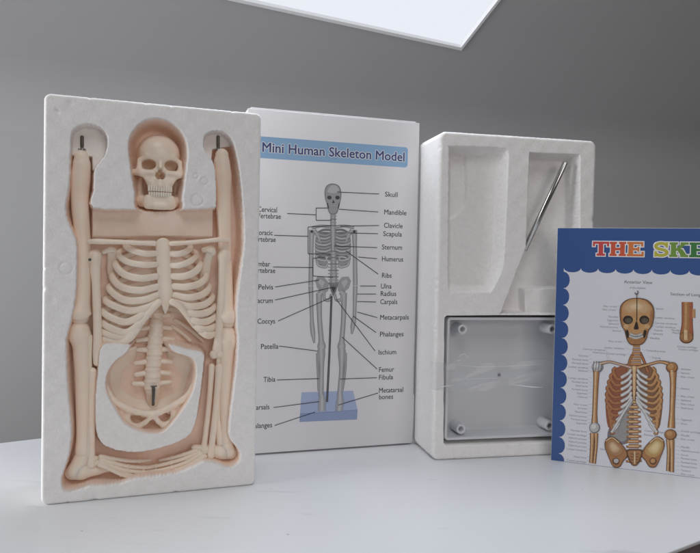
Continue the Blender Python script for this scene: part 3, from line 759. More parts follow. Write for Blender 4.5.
# diagram
G0, G1, G2, GD = ink((.20, .20, .215)), ink((.36, .36, .375)), ink((.50, .50, .515)), ink((.055, .055, .065))
mb = MB()
bscale = (b1(352, 240)[0]-b1(312, 240)[0])/40
def st(pts, w, lay=1, tone=None, hl=True, M=None):
    """printed bone: darker outline, body, highlight"""
    pp = [b1(*p) for p in pts]
    ws = [x*bscale for x in w] if hasattr(w, '__len__') else [w*bscale]*len(pp)
    P, Wd = spline([Vector((p[0], p[1], 0)) for p in pp], ws, 5); P = [(p.x, p.y) for p in P]
    mb.ribbon(P, [x*1.0+.9*bscale for x in Wd], -EPS*lay, G0 if tone is None else tone[0])
    mb.ribbon(P, Wd, -EPS*(lay+1), M or (G1 if tone is None else tone[1]))
    if hl: mb.ribbon(P, [x*.4 for x in Wd], -EPS*(lay+2), G2 if tone is None else tone[2])
BB0, BB1, BB2 = ink((.28, .34, .53)), ink((.38, .45, .64)), ink((.23, .29, .47))
mb.poly([b1(*p) for p in [(301.5, 392.3), (353, 390.8), (357.6, 410), (300, 414)]], -EPS, BB1)
mb.poly([b1(*p) for p in [(300, 414), (357.6, 410), (357, 419.5), (299.3, 422)]], -EPS, BB0)
mb.ribbon([b1(300, 414), b1(357.6, 410)], .7*bscale, -2*EPS, BB2)
st([(331.5, 296), (329.5, 350), (327, 402)], 1.2, 6, (GD, GD, G0), True)
for sx, hx in ((-1, 319), (1, 344)):
    st([(hx, 293), (hx-sx*.5, 318), (hx-sx*2, 338), (hx-sx*2.5, 346), (hx-sx*2.5, 349.6)], [5, 4.0, 4.2, 7.4, 6.4], 3); st([(hx, 294.5), (hx-sx*3.5, 291.5)], [4.6, 4.6], 3); mb.poly([b1(hx-sx*2.6+cos(a)*2.2, 346.6+sin(a)*2.4) for a in np.linspace(0, 2*PI, 12)[:-1]], -7*EPS, G2)
    st([(hx-sx*2, 349.4), (hx-sx*2.2, 353), (hx-sx*2.5, 370), (hx-sx*3-1, 392), (hx-sx*3.3-.8, 396)], [6.6, 7, 3.8, 4.4, 5.4], 3)
    st([(hx+sx*1.5, 353), (hx+sx*1, 372), (hx-sx*1-1, 391)], [2, 1.6, 2], 3, hl=False)
    st([(hx-sx*3.5-.5, 395), (hx-sx*3.5-.5, 402), (hx-sx*3.8-1, 411)], [5, 7.5, 7], 4, (BB2, G1, G2))
    ax = 311.8 if sx < 0 else 354.3
    st([(ax, 230), (ax+sx*.5, 250), (ax+sx*1, 285.5)], [4.6, 3.4, 3.8], 3)
    st([(ax+sx*1, 286), (ax+sx*.3, 310), (ax-sx*.2, 323)], [3.8, 2.8, 2.8], 3)
    st([(ax, 322), (ax+sx*-1, 332), (ax+sx*-2.4, 343)] if sx < 0 else [(ax-.5, 318), (ax-1.5, 326), (ax-2.5, 334)], [3.4, 3.8, 1.2], 3)
    mb.poly([b1(ax+cos(a)*1.4, 231.5+sin(a)*1.6) for a in np.linspace(0, 2*PI, 12)[:-1]], -6*EPS, GD)
    for i in range(10):
        y = 232+i*3.2; e = 16.5-.06*(i-4.5)**2-(1.5 if i == 0 else 0)
        e *= 1.08; fy = 3.4 if i < 7 else 6.2
        st([(333, y-1.6), (333+sx*e*.6, y-2.2), (333+sx*e, y+.4)], [1.1, 1.3, 1.2], 2, hl=False, M=G0)
        st([(333+sx*e, y+.4), (333+sx*e*.85, y+fy*.75), (333+sx*e*.45, y+fy), (333+sx*(2 if i < 7 else 6), y+(1.4 if i < 7 else 3.6))], [1.3, 1.8, 1.8, 1.5], 3, hl=False, M=G2 if i % 2 else G1)
    st([(333+sx*3, 226.8), (333+sx*12, 226), (333+sx*21, 227.8)], [2.2, 1.6, 2.2], 4)
    st([(333+sx*19, 230), (333+sx*15, 236), (333+sx*12.5, 243)], [3, 3, 1], 3)
    mb.poly([b1(333+sx*a, b) for a, b in [(4, 283), (9, 277), (15.5, 276.5), (18, 281), (16, 288), (9, 294), (5, 291)]], -2*EPS, G1)
    mb.poly([b1(333+sx*a, b) for a, b in [(8, 282), (13, 279), (15, 282), (11, 288)]], -3*EPS, G2)
    st([(333+sx*9, 292), (333+sx*8.5, 299), (333+sx*3.5, 300), (333+sx*1.5, 294)], 2, 3)
st([(333, 214), (333, 227), (333.5, 262), (333.5, 286)], [4, 4.6, 5, 7], 4)
for i in range(22): mb.ribbon([b1(330.2-(i > 12)*2.2, 216+i*3.2), b1(336.4+(i > 12)*2.2, 216+i*3.2)], 1.0*bscale, -7*EPS, G0 if i % 2 else G1)
st([(333, 228), (333, 238), (333, 250)], [4.6, 4, 3], 8)
mb.poly([b1(*p) for p in [(329, 284), (338, 284), (336, 292), (333.5, 296), (331, 292)]], -6*EPS, G0)
mb.poly([b1(*p) for p in [(331, 287), (336, 287), (333.5, 293)]], -7*EPS, GD)
sk_ = [(324.5, 192), (326, 186.5), (330, 183.8), (334.5, 183.8), (339, 186), (341, 191), (341.2, 197), (340, 203), (338.5, 209), (337, 213), (333.5, 214.6), (330, 213.8), (328, 210), (326.6, 203.5), (325, 198)]
mb.poly(smooth_poly([b1(*p) for p in sk_], 3), -7*EPS, G0)
mb.poly(smooth_poly([b1(333+(p[0]-333)*.9, 198+(p[1]-198)*.94) for p in sk_], 3), -8*EPS, G1)
mb.poly(smooth_poly([b1(*p) for p in [(327.5, 191), (331, 185.7), (336, 185.7), (339, 190), (336, 193), (330, 193)]], 3), -9*EPS, G2)
for ex in (329.3, 337.4): mb.poly([b1(ex+cos(a)*2.3, 197.6+sin(a)*2.0) for a in np.linspace(0, 2*PI, 12)[:-1]], -9*EPS, GD)
mb.poly([b1(*p) for p in [(333.3, 199.5), (334.7, 203), (332, 203)]], -9*EPS, GD)
mb.ribbon([b1(329.8, 207), b1(337, 207)], 1.6*bscale, -9*EPS, G2); mb.ribbon([b1(329.8, 207.1), b1(337, 207.1)], .45*bscale, -10*EPS, GD)
for sx in (-1, 1): mb.ribbon([b1(333.3+sx*6, 203), b1(333.3+sx*4.8, 208.5)], 1.1*bscale, -9*EPS, GD)
mb.build('skeleton_picture', box)
mb = MB()
for (a, b, c, d) in [(337, 192, 379, 194), (339, 209.2, 378, 212), (316, 208, 328, 208), (316, 208, 316, 220.3), (316, 220.3, 331, 220.3), (287, 213.5, 316, 214.8), (340, 226.2, 379, 225.5), (349, 233, 378, 233.7), (334, 246, 377, 247.6), (358, 257, 377, 258.7), (346, 251, 378, 274),
                     (308, 227, 331, 225.8), (308, 227, 308, 253.8), (308, 253.8, 331, 254.2), (274, 235.3, 308, 236.3), (313, 258.3, 325, 257), (313, 258.3, 313, 276), (313, 276, 333, 277.3), (273, 267, 313, 267.6), (275, 287, 319, 280), (275, 300, 334, 287), (278, 321, 332, 297), (279, 346, 317, 351), (277, 380, 319, 378.5),
                     (273.5, 407.5, 319, 401.5), (274.5, 425.5, 315, 412), (360, 286, 376, 286), (357, 294, 376, 294), (357, 301.5, 376, 302), (357, 312, 377, 317.5), (353, 316, 376, 332.5), (336, 299, 375, 351), (342, 337, 377, 369), (340, 379, 377, 377.7), (338, 405, 378, 393)]:
    mb = MB(); mb.ribbon([b1(a, b), b1(c, d)], .62*bscale, -11*EPS, BLK); mb.build('leader_line', box)
def lab(txt, x, y, w, right=False):
    """label centred on row y starting (or, right, ending) at x, w pixels wide"""
    x0, x1 = (x-w, x) if right else (x, x+w)
    a, b = b1(x0, y+2), b1(x1, y+2); mb = MB(); put_text(mb, txt, a[0], b[0], a[1], 4.7*bscale, -EPS, BLK, .012); mb.build('printed_word', box)
for txt, x, y, w in [('Skull', 385, 194.5, 12.5), ('Mandible', 384.3, 212.3, 22), ('Clavicle', 384, 225.6, 18.5), ('Scapula', 383.3, 234, 18.5), ('Sternum', 382, 247.3, 20), ('Humerus', 382, 259.2, 21), ('Ribs', 382, 275.7, 9.5), ('Ulna', 381, 286.5, 10.5), ('Radius', 380.7, 293.9, 15.5), ('Carpals', 380.3, 302, 17),
                     ('Metacarpals', 380.2, 317.7, 28.5), ('Phalanges', 380, 334.6, 23.5), ('Ischium', 378.6, 352.6, 17.5), ('Femur', 379, 370, 15), ('Fibula', 379, 377.7, 14), ('Metatarsal', 379, 390.8, 24), ('bones', 379, 397.4, 14)]: lab(txt, x, y, w)
for txt, x, y, w in [('Cervical', 277, 209.6, 19.5), ('Vertebrae', 280.8, 216, 24), ('Thoracic', 272.6, 232.7, 20), ('Vertebrae', 275.6, 239.4, 24), ('Lumbar', 270, 264.2, 17.5), ('Vertebrae', 275.2, 270.7, 24), ('Pelvis', 273, 287.4, 14.5), ('Sacrum', 272.7, 301, 18), ('Coccys', 275, 321.7, 17.5), ('Patella', 278.3, 347, 17.3),
                     ('Tibia', 275.2, 380, 11.7), ('Tarsals', 269.3, 408, 17), ('Phalanges', 272, 426.6, 23.5)]: lab(txt, x, y, w, True)

# ================================================================== right foam tray with base and rod
T2 = Frame(.09023, .68679, .21181); W2, H2, D2 = .18044, .34422, .070
def t2(px, py): p = T2.P(px, py); return (p.x, p.z)
PX2 = W2/157.0
POCK = smooth_poly([t2(*p) for p in [(449, 150), (451, 146), (478, 146.5), (503, 148), (508, 151.5), (508, 170), (506, 220), (503.5, 262), (499, 277), (492, 290.5), (487, 292.5), (455, 292.5), (448.5, 288), (448.2, 240), (448.6, 190)]], 3)
STEP = smooth_poly([t2(*p) for p in [(440, 140), (470.5, 140), (472, 160), (473, 188), (471, 204), (464, 214), (452, 221), (440, 226)]], 3)
PR = [t2(*p) for p in [(529.5, 152), (580, 154.5), (580, 300), (580, 314), (500.5, 314), (526, 247)]]
LEDGE = [t2(*p) for p in [(547, 214), (566, 262), (600, 262), (600, 330), (490, 330), (522, 262)]]
BLOCK = [t2(*p) for p in [(527.5, 290), (600, 288), (600, 330), (531, 330)]]
BASEP = smooth_poly([t2(*p) for p in [(444.5, 318), (447, 315.6), (500, 315.2), (600, 315.2), (604, 320), (600, 441), (500, 444), (447, 446), (443.6, 443), (444, 380)]], 1)
def depth2(S, Z):
    p = poly_sd(S, Z, POCK); p = p+ragged(S, Z, .0003); D = .014*lip(-p/.0085)
    s_ = poly_sd(S, Z, STEP); D = np.where(p < 0, D+.0035*sstep(-s_/.003)*sstep((-p-.004)/.005), D)
    r_ = poly_sd(S, Z, PR); l_ = poly_sd(S, Z, LEDGE)
    r_ = r_+ragged(S, Z, .0003); d = .023*lip(-r_/.005); d = np.where((r_ < 0) & (l_ < .002), np.minimum(d, .0175+.0055*sstep((l_+.001)/.003)), d)
    b_ = poly_sd(S, Z, BLOCK); d = np.where(b_ < .003, np.minimum(d, .006+.017*sstep(b_/.004)), d)
    D = np.maximum(D, d)
    q = poly_sd(S, Z, BASEP); D = np.maximum(D, .034*sstep(-q/.0018))
    return D
tr2 = place(foam_tray('foam_tray.001', W2, H2, D2, depth2, .0075, r_edge=.0035), T2)
tag(tr2, 'thick white foam tray with an empty stepped pocket, holding a grey plastic base below', 'foam tray', 'white foam packing trays')

# --- plastic base, hollow side out
R2 = T2.P
c0, c1 = R2(447.8, 317.5, .003), R2(447.8, 440.5, .003)
s0, zt, zb_ = c0.x, c0.z, c1.z; s1 = W2-.012
boff = Vector(((s0+s1)/2, .03, zb_)); base = empty('display_base', T2, boff)
tag(base, 'pale grey hollow plastic stand base with screw posts set in the right foam tray', 'stand base')
def ring_pts(a, b, c, d, r, n=5):
    o = []
    for cx, cz, a0 in ((b-r, d-r, 0), (a+r, d-r, 90), (a+r, c+r, 180), (b-r, c+r, 270)):
        for k in range(n): an = math.radians(a0+k*90/(n-1)); o.append((cx+r*cos(an), cz+r*sin(an)))
    return o
mb = MB(); wt = .0028; inn = .026
rings = [(ring_pts(s0, s1, zb_, zt, .004), .032), (ring_pts(s0, s1, zb_, zt, .004), .0040), (ring_pts(s0+.0004, s1-.0004, zb_+.0004, zt-.0004, .0037), .0034),
         (ring_pts(s0+wt-.0004, s1-wt+.0004, zb_+wt-.0004, zt-wt+.0004, .002), .0034), (ring_pts(s0+wt, s1-wt, zb_+wt, zt-wt, .0018), .0040),
         (ring_pts(s0+wt+.0015, s1-wt-.0015, zb_+wt+.0022, zt-wt-.0015, .0018), inn-.0015), (ring_pts(s0+wt+.003, s1-wt-.003, zb_+wt+.004, zt-wt-.003, .0018), inn)]
n = len(rings[0][0]); vs = [(p[0], d, p[1]) for rg, d in rings for p in rg]; fs = []
for i in range(len(rings)-1):
    for k in range(n): fs.append((i*n+k, (i+1)*n+k, (i+1)*n+(k+1) % n, i*n+(k+1) % n))
fs.append(tuple((len(rings)-1)*n+k for k in range(n))); fs.append(tuple(range(n))[::-1])
mb.add(vs, fs, PLAST, False); mb.build('shell', base, boff)
p1, p2, p3 = R2(463, 329.5, .006), R2(461.3, 429.3, .006), R2(551.5, 328, .006)
for cx, cz in ((p1.x, p1.z), (p2.x, p2.z), (s1-(p1.x-s0)-.012, p1.z), (s1-(p1.x-s0)-.012, p2.z)):
    bm = bmesh.new(); mbp = MB(); n = 28; prof = [(.0060, inn+.0003), (.0054, .0075), (.0052, .0066), (.0049, .0063), (.0033, .0063), (.0030, .0066), (.0029, .022), (.0, .022)]
    vs = [(cx+r_*cos(2*PI*k/n), d_, cz+r_*sin(2*PI*k/n)) for r_, d_ in prof for k in range(n)]
    fs = [(i*n+k, i*n+(k+1) % n, (i+1)*n+(k+1) % n, (i+1)*n+k) for i in range(len(prof)-1) for k in range(n)]
    bm.free(); mbp.add(vs, fs, PLAST, True); mbp.build('screw_post', base, boff)
h_ = R2(499, 374.8, inn); mb = MB(); mb.tube([h_+Vector((0, .0005, 0)), h_-Vector((0, .0012, 0))], [.0019, .0017], mat('hole_dark_grey', (.22, .22, .235), .5), 14); mb.build('hole_dot', base, boff)  # dark grey stud put in place of a small hole
# --- steel rod
ra, rb_ = R2(565.5, 162.5, .0045), R2(524.5, 250, .0050); ex = (rb_-ra)*.62
roff = rb_+ex; rod = empty('support_rod', T2, (0, 0, 0))
mb = MB(); dirr = (rb_-ra).normalized()
mb.tube([ra, ra+dirr*.0008, ra+dirr*.001, rb_], [.0025, .0030, .0030, .0030], STEEL, 20, None, 1, False)
rod2 = mb.build('support_rod'); bpy.data.objects.remove(rod); rod2.name = 'support_rod'; place(rod2, T2)
tag(rod2, 'thin polished steel rod lying slanted in the upper pocket of the right foam tray', 'rod')
# --- clear tape across the base
tf = MB(); nu, nv = 60, 14; vs = []
for i in range(nu+1):
    for j in range(nv+1):
        u, v = i/nu, j/nv; px = 431+(575-431)*u
        py = (361.5+2*math.sin(u*5)) + (389.5-361.5-5*u+2*math.sin(u*7))*v
        p = R2(px, py, -.0006)
        p.y = -.0006 + .0022*math.sin(PI*min(1, max(0, (u-.1)/.9)))*(.6+.4*math.sin(v*9+u*4)) + .0007*math.sin(u*23+v*5)*math.sin(v*6)+.0004*abs(math.sin(u*41-v*11))*math.sin(v*14+u*9)
        if u < .1: p.y = -.0006
        vs.append(p)
tf.add(vs, [(i*(nv+1)+j, (i+1)*(nv+1)+j, (i+1)*(nv+1)+j+1, i*(nv+1)+j+1) for i in range(nu) for j in range(nv)], TAPE)
for pts, r_ in (([(427, 391), (434, 389), (444, 386.5), (455, 385.2)], .0004), ([(512, 384.6), (522, 385.8), (532, 387), (543, 387.4)], .0007), ([(450, 364), (480, 367), (520, 365.5), (548, 363.5)], .00022), ([(452, 380), (485, 378.5), (520, 378)], .0002),
                ([(458.5, 357.5), (461.5, 354.6), (465, 354), (467, 357), (471, 355.5)], .00022), ([(457.5, 361.2), (459, 360.6), (460.5, 360.6)], .0005), ([(467, 377), (467.3, 380.5)], .0003)):
    tf.tube([R2(a, b, -.0009) for a, b in pts], [r_*.25]+[r_*(.7+.5*((k*7) % 3)/2) for k in range(len(pts)-2)]+[r_*.25], CREASE_GLINT, 6)
tp = place(tf.build('clear_tape'), T2)
tag(tp, 'strip of creased clear tape stretched across the grey plastic base', 'tape')

# ================================================================== wall-chart leaflet
LF = Frame(.21789, .69751, -.36317); HL = .247
def l1(px, py): p = LF.P(px, py); return (p.x, p.z)
lf = empty('anatomy_chart', LF); WL = .268
tag(lf, 'glossy blue bordered skeleton chart standing upright at the right side of desk', 'chart')
CB = ink((.045, .092, .25), .28); CW = ink((.62, .615, .66), .3)
mb = MB(); mb.box((0, 0, 0), (WL, .0022, HL), CARDIN, .0004, 1); mb.build('card', lf)
ls = (l1(660, 350)[0]-l1(600, 350)[0])/60
mb = MB(); mb.poly([(.0002, .0002), (WL-.0002, .0002), (WL-.0002, HL-.0002), (.0002, HL-.0002)], -EPS, CB)
# white page with a scalloped edge: bites of the blue border
c0 = l1(567.3, 270); xl = l1(561.5, 350)[0]; zt = l1(640, 269.3)[1]
zt = (l1(577.5, 267.5)[1]+l1(646, 270.4)[1])/2
pl = l1(594.5, 268)[0]-l1(577.5, 267.5)[0]; pv = l1(560, 287)[1]-l1(560, 303.6)[1]
page = []
nb = int((WL-2*xl)/pl); pl = (WL-2*xl-.000)/nb
for i in range(nb):
    for k in range(9):
        a = PI*k/8; page.append((xl+pl*(i+.5)-cos(a)*pl/2, zt-sin(a)*pl*.27))
right = []
z = zt-.004
nv_ = 14
for i in range(nv_):
    for k in range(9):
        a = PI*k/8; right.append((WL-xl-sin(a)*pv*.36, z-pv*i-pv*.5+cos(a)*pv/2))
left = [(WL-p[0], p[1]) for p in right][::-1]
right = [p for p in right if p[1] > .0006]; left = [p for p in left if p[1] > .0006]
page = page+right+[(right[-1][0], .0004), (left[0][0], .0004)]+left
mb.poly(page, -2*EPS, CW)
art = mb.build('printed_border', lf)
# slab lettering
def slab(ch):
    """strokes of a slab-serif capital in a unit box (width, list of polygons)"""
    def R_(a, b, c, d): return [(a, b), (c, b), (c, d), (a, d)]
    def D_(a, b, w): return [(a[0]-w, a[1]), (a[0]+w, a[1]), (b[0]+w, b[1]), (b[0]-w, b[1])]
    sf_ = .17; tk = .16
    if ch == 'T': return [R_(0, 1-tk, 1, 1), R_(0, .66, .13, 1), R_(.87, .66, 1, 1), R_(.36, 0, .64, 1), R_(.24, 0, .76, tk)]
    if ch == 'H': return [R_(.08, 0, .36, 1), R_(.64, 0, .92, 1), R_(.3, .40, .7, .58), R_(0, 0, .44, tk), R_(0, 1-tk, .44, 1), R_(.56, 0, 1, tk), R_(.56, 1-tk, 1, 1)]
    if ch == 'E': return [R_(.08, 0, .38, 1), R_(0, 0, 1, tk), R_(0, 1-tk, .96, 1), R_(.3, .41, .7, .58), R_(.86, 0, 1, .33), R_(.83, .68, .96, 1), R_(.62, .32, .73, .67)]
    if ch == 'K': return [R_(.08, 0, .36, 1), R_(0, 0, .44, tk), R_(0, 1-tk, .44, 1), D_((.36, .42), (.78, .95), .12), D_((.52, .55), (.80, .05), .16), R_(.58, 0, 1, tk), R_(.58, 1-tk, 1, 1)]
    if ch == 'L': return [R_(.08, 0, .38, 1), R_(0, 0, 1, tk), R_(0, 1-tk, .48, 1), R_(.84, 0, 1, .36)]
    if ch == 'N': return [R_(.08, 0, .27, 1), R_(.73, 0, .92, 1), D_((.2, .95), (.8, .05), .15), R_(0, 0, .4, tk), R_(0, 1-tk, .35, 1), R_(.6, 1-tk, 1, 1)]
    if ch in 'OS':
        o = []
        if ch == 'O': rng = [(.5+.36*cos(a), .5+.40*sin(a)) for a in np.linspace(0, 2*PI, 25)]
        else:
            rng = [(.5+.33*cos(a), .72+.20*sin(a)) for a in np.linspace(.35, 1.45*PI, 14)]+[(.5+.35*cos(a), .29+.20*sin(a)) for a in np.linspace(.45*PI, -.85*PI, 15)]
        w = .24 if ch == 'O' else .20
        for a, b in zip(rng, rng[1:]):
            t = Vector((b[0]-a[0], b[1]-a[1])).normalized(); nn = Vector((-t.y, t.x))*w/2*(1 if ch == 'S' else .9); e = t*.02
            A_, B_ = Vector(a)-e, Vector(b)+e
            o.append([tuple(A_+nn), tuple(A_-nn), tuple(B_-nn), tuple(B_+nn)])
        if ch == 'S': o += [R_(.76, .62, .90, 1), R_(.10, 0, .24, .38)]
        return o
cols = {}
TC = [(.50, .06, .06), (.52, .09, .045), (.56, .17, .05), None, (.42, .39, .055), (.15, .26, .05), (.045, .17, .05), (.03, .16, .16), (.04, .12, .30), (.10, .06, .30), (.28, .05, .22), (.45, .06, .12)]
TITLE = 'THE SKELETON'
xs = [l1(x, 250)[0] for x in (592.7, 609.5, 627, 644.5, 652.8, 669.3, 689.3, 709)]
lw = xs[6]-xs[5]-.0002
starts = [xs[0], xs[1], xs[2], None, xs[4], xs[5], xs[6]]+[xs[6]+lw*.99*(k+1) for k in range(5)]
zb0 = (l1(600, 254.6)[1]+l1(680, 258.3)[1])/2; chh = 15.6*ls
mb = MB()
for i, ch in enumerate(TITLE):
    if ch == ' ': continue
    w = (xs[1]-xs[0])*.97 if i < 3 else (lw*.86 if ch in 'S' else lw*.97)
    x0 = starts[i]
    for pg in slab(ch):
        q = [(x0+a*w, zb0+b*chh) for a, b in pg]
        c = Vector((sum(p[0] for p in q)/len(q), sum(p[1] for p in q)/len(q)))
        g = .95*ls
        big = [(p[0]+math.copysign(g, p[0]-c.x), p[1]+math.copysign(g, p[1]-c.y)) for p in q]
        mb.poly(big, -3*EPS, ink((.72, .70, .70)))
        mb.poly(q, -4*EPS, ink(TC[i]))
mb.build('title_lettering', art)
# illustration
mb = MB()
mk_ = lambda *c: ink(c, .4, True)
LN = mk_(.11, .055, .03); LO = mk_(.33, .16, .07); LM = mk_(.45, .25, .115); LH = mk_(.58, .42, .26); LG = mk_(.42, .40, .40); LGD = mk_(.17, .16, .17); LR = mk_(.34, .11, .06); LWh = mk_(.57, .555, .54); LY = mk_(.50, .35, .14); LB = ink((.035, .025, .02))
def blend(pts, ctr, lay, ca, cb, n=6, k0=1.0, k1=.3):
    """nested shapes from tone ca at the rim to cb at the middle, as an airbrushed print"""
    for i in range(n):
        t = i/(n-1); k = k0+(k1-k0)*t
        mb.poly(smooth_poly([l1(ctr[0]+(a-ctr[0])*k, ctr[1]+(b-ctr[1])*k) for a, b in pts], 3), -EPS*(lay+i*.45), ink(tuple(ca[q]+(cb[q]-ca[q])*t for q in range(3)), .4))
def ls_(pts, w, lay, c=(LN, LO, LM, LH), o=1.1):
    pp = [l1(*p) for p in pts]
    ws = [x*ls for x in w] if hasattr(w, '__len__') else [w*ls]*len(pp)
    P, Wd = spline([Vector((p[0], p[1], 0)) for p in pp], ws, 6); P = [(p.x, p.y) for p in P]
    if c[0]: mb.ribbon(P, [x+o*ls for x in Wd], -EPS*lay, c[0])
    mb.ribbon(P, Wd, -EPS*(lay+1), c[1])
    if c[2]: mb.ribbon([(p[0]-w_*.08, p[1]) for p, w_ in zip(P, Wd)], [x*.6 for x in Wd], -EPS*(lay+2), c[2])
    if c[3]: mb.ribbon([(p[0]-w_*.14, p[1]) for p, w_ in zip(P, Wd)], [x*.25 for x in Wd], -EPS*(lay+3), c[3])
def lp_(pts, lay, M, sm=3): mb.poly(smooth_poly([l1(*p) for p in pts], sm), -EPS*lay, M)
def circ(cx, cy, rx, ry, lay, M, n=18): mb.poly([l1(cx+rx*cos(a), cy+ry*sin(a)) for a in np.linspace(0, 2*PI, n+1)[:-1]], -EPS*lay, M)
# diaphragm
lp_([(633, 401), (620, 414), (609, 428), (608, 440), (616, 444), (628, 443), (633, 430)], 3, LGD); lp_([(631, 406), (620, 418), (612, 430), (613, 439), (624, 441), (630, 430)], 4, mk_(.27, .26, .25))
# neck and spine
for i in range(6): ls_([(633-.5*i, 346+i*3.6), (640+.3*i, 346+i*3.6)], 2.6, 4, (LN, LO, LM, None), .7)
ls_([(628, 372), (630, 360), (634, 352)], [2.5, 2, 1.5], 5, (LN, LR, LO, None)); ls_([(648, 372), (643.5, 360), (640, 352)], [2.5, 2, 1.5], 5, (LN, LR, LO, None))
for i in range(13):
    y = 402+i*4.9; w = 4.2+.1*i
    ls_([(633.8-w-2.6, y+.6), (633.8+w+2.6, y)], 1.7, 5, (LN, LO, None, None), .8)
    ls_([(633.8-w, y), (633.8+w, y)], 3.6, 6, (LN, LO, LM, LH), .9)
# shadowed inside of the rib cage as drawn
lp_([(634, 366), (650, 366), (658, 376), (662.5, 395), (662, 412), (659, 428), (652, 424), (643, 411), (634.5, 400)], 3, mk_(.22, .115, .07))
lp_([(634, 366), (620, 366), (611, 374), (606.5, 392), (605.5, 408), (608, 427), (614, 424), (624, 411), (633.5, 400)], 3, mk_(.27, .10, .06))
# ribs
for sx in (-1, 1):
    for i in range(10):
        y = 368+i*6.0; e = (27 if sx > 0 else 27.5)*(1-.012*(i-4.5)**2)
        cx = 634.2; base_y = y+3
        en = 9.5+ (0 if i < 6 else (i-5)*2.6)
        dark = (LN, LR if sx < 0 else LO, LO if sx < 0 else LM, None)
        ls_([(cx+sx*en, base_y+6+(0 if i < 6 else 1)), (cx+sx*(en+e)*.55, base_y+8), (cx+sx*e, base_y), (cx+sx*(e-2.5), base_y-4)], [2.8, 3.1, 3.1, 2.2], 7, dark, .9)
        if i < 7: ls_([(cx+sx*2.5, y+(0 if i < 5 else -(i-4)*1.5)), (cx+sx*en*.6, base_y+2-(0 if i < 5 else 1)), (cx+sx*(en+3.5), base_y+6.6)], [2.6, 2.8, 3.0], 11, (LGD, LG, LWh, None), .8)
        else: ls_([(cx+sx*(en-5), base_y-2), (cx+sx*(en-1.5), base_y+3), (cx+sx*(en+3), base_y+7.2)], [2.2, 2.4, 2.6], 11, (LGD, LG, LWh, None), .7)
    ls_([(634.2+sx*2, 399), (634.2+sx*9, 410), (634.2+sx*17, 423), (634.2+sx*22, 431)], [1.6, 2.2, 2.2, 1.6], 13, (LGD, LG, LWh, None), .7)
    # collar bone and shoulder
    ls_([(634.5+sx*3, 367.5), (634.5+sx*14, 364.5), (634.5+sx*25, 361.8), (634.5+sx*34, 363.5)], [3, 2.2, 2.2, 3], 15, (LN, LO, LM, LH) if sx > 0 else (LGD, LO, LM, LWh), .9)
ls_([(634.4, 366), (634.3, 374), (634.2, 388), (634, 400)], [5, 3.6, 3.2, 1.5], 16, (LN, LM, LH, None), .9)
# arms
ax_ = [(596.5, 370), (595.8, 385), (594.8, 410), (594.5, 424)]
ls_(ax_, [5.5, 4.4, 4, 5.5], 12); circ(597.5, 367, 5.8, 5.4, 13, LGD); circ(597, 366.5, 4.9, 4.5, 14, LG); circ(596, 365.5, 2.6, 2.4, 15, LWh)
for k in range(4): ls_([(594+k*2.6, 361), (593+k*2.5, 372)], .7, 16, (None, LGD, None, None))
circ(594.6, 427.5, 5.4, 5.6, 15, LGD); circ(594.4, 427.3, 4.5, 4.7, 16, LG); circ(593.6, 426.3, 2.4, 2.6, 17, LWh)
ls_([(592.6, 433), (592.2, 445), (591.2, 463)], [4.4, 3.2, 3], 12); ls_([(596.2, 433), (596, 446), (594.2, 463.5)], [3.2, 2.2, 2.2], 12)
ls_([(672.6, 370), (672.9, 385), (672, 410), (671.2, 428)], [6.4, 4.6, 4, 6], 12); circ(671.8, 367.5, 6.0, 5.6, 13, LN); circ(671.8, 367.2, 5.2, 4.8, 14, LO); circ(670.8, 366.3, 3, 2.7, 15, LM)
circ(670.4, 434.5, 6.2, 5.4, 15, LN); circ(670.2, 434.3, 5.3, 4.6, 16, LO); circ(669.4, 433.5, 2.8, 2.4, 17, LM)
ls_([(671.5, 439), (672, 452), (671.8, 472)], [4.4, 3.2, 3], 12); ls_([(668.2, 439), (668.6, 452), (667.8, 471)], [3.2, 2.2, 2.2], 12)
# pelvis
for sx, ca, cb in ((-1, (.30, .14, .06), (.56, .40, .25)), (1, (.42, .26, .10), (.64, .50, .29))):
    W_ = [(634.5+sx*a, b) for a, b in [(28.5, 439), (22, 436.5), (15, 441.5), (8.5, 449.5), (7, 456), (11, 461), (15, 467), (21.5, 466.5), (26.5, 456), (30, 446)]]
    W_ = [(a, min(b, 460.2+(a-551)*.134-.8)) for a, b in W_]
    lp_(W_, 17, LN); lp_([(634.5+sx*18.5+(a-634.5-sx*18.5)*.92, 452+(b-452)*.94) for a, b in W_], 18, LO)
    blend([(634.5+sx*a, b) for a, b in [(27.5, 440.5), (22, 438.5), (16, 443), (10.5, 450), (13, 455), (20, 457), (25.5, 453), (28.5, 446)]], (634.5+sx*21, 446.5), 19, ca, cb)
    ls_([(634.5+sx*28.8, 441), (634.5+sx*22.5, 437.6), (634.5+sx*15.5, 442.4)], 1.4, 23, (LN, LM, LH, None), .6)
    circ(634.5+sx*18.5, 461, 3.6, 3.4, 22, LN); circ(634.5+sx*18.3, 460.6, 2.5, 2.3, 23, LG if sx < 0 else LM)
lp_([(626.5, 450), (634.5, 449), (642.5, 450), (641, 458), (637, 465), (632, 465), (628, 458)], 21, LN); lp_([(628, 451), (634.5, 450.3), (641, 451), (639.6, 457.5), (636.4, 464), (632.6, 464), (629.4, 457.5)], 22, LO)
for k in range(4): ls_([(629.8+k*.5, 453.4+k*2.9), (634.5, 454+k*2.9), (639.2-k*.5, 453.4+k*2.9)], .7, 23, (None, LN, None, None))
ls_([(634.5, 451), (634.6, 458), (634.5, 463.5)], 1.6, 24, (LN, LH, None, None), .5)
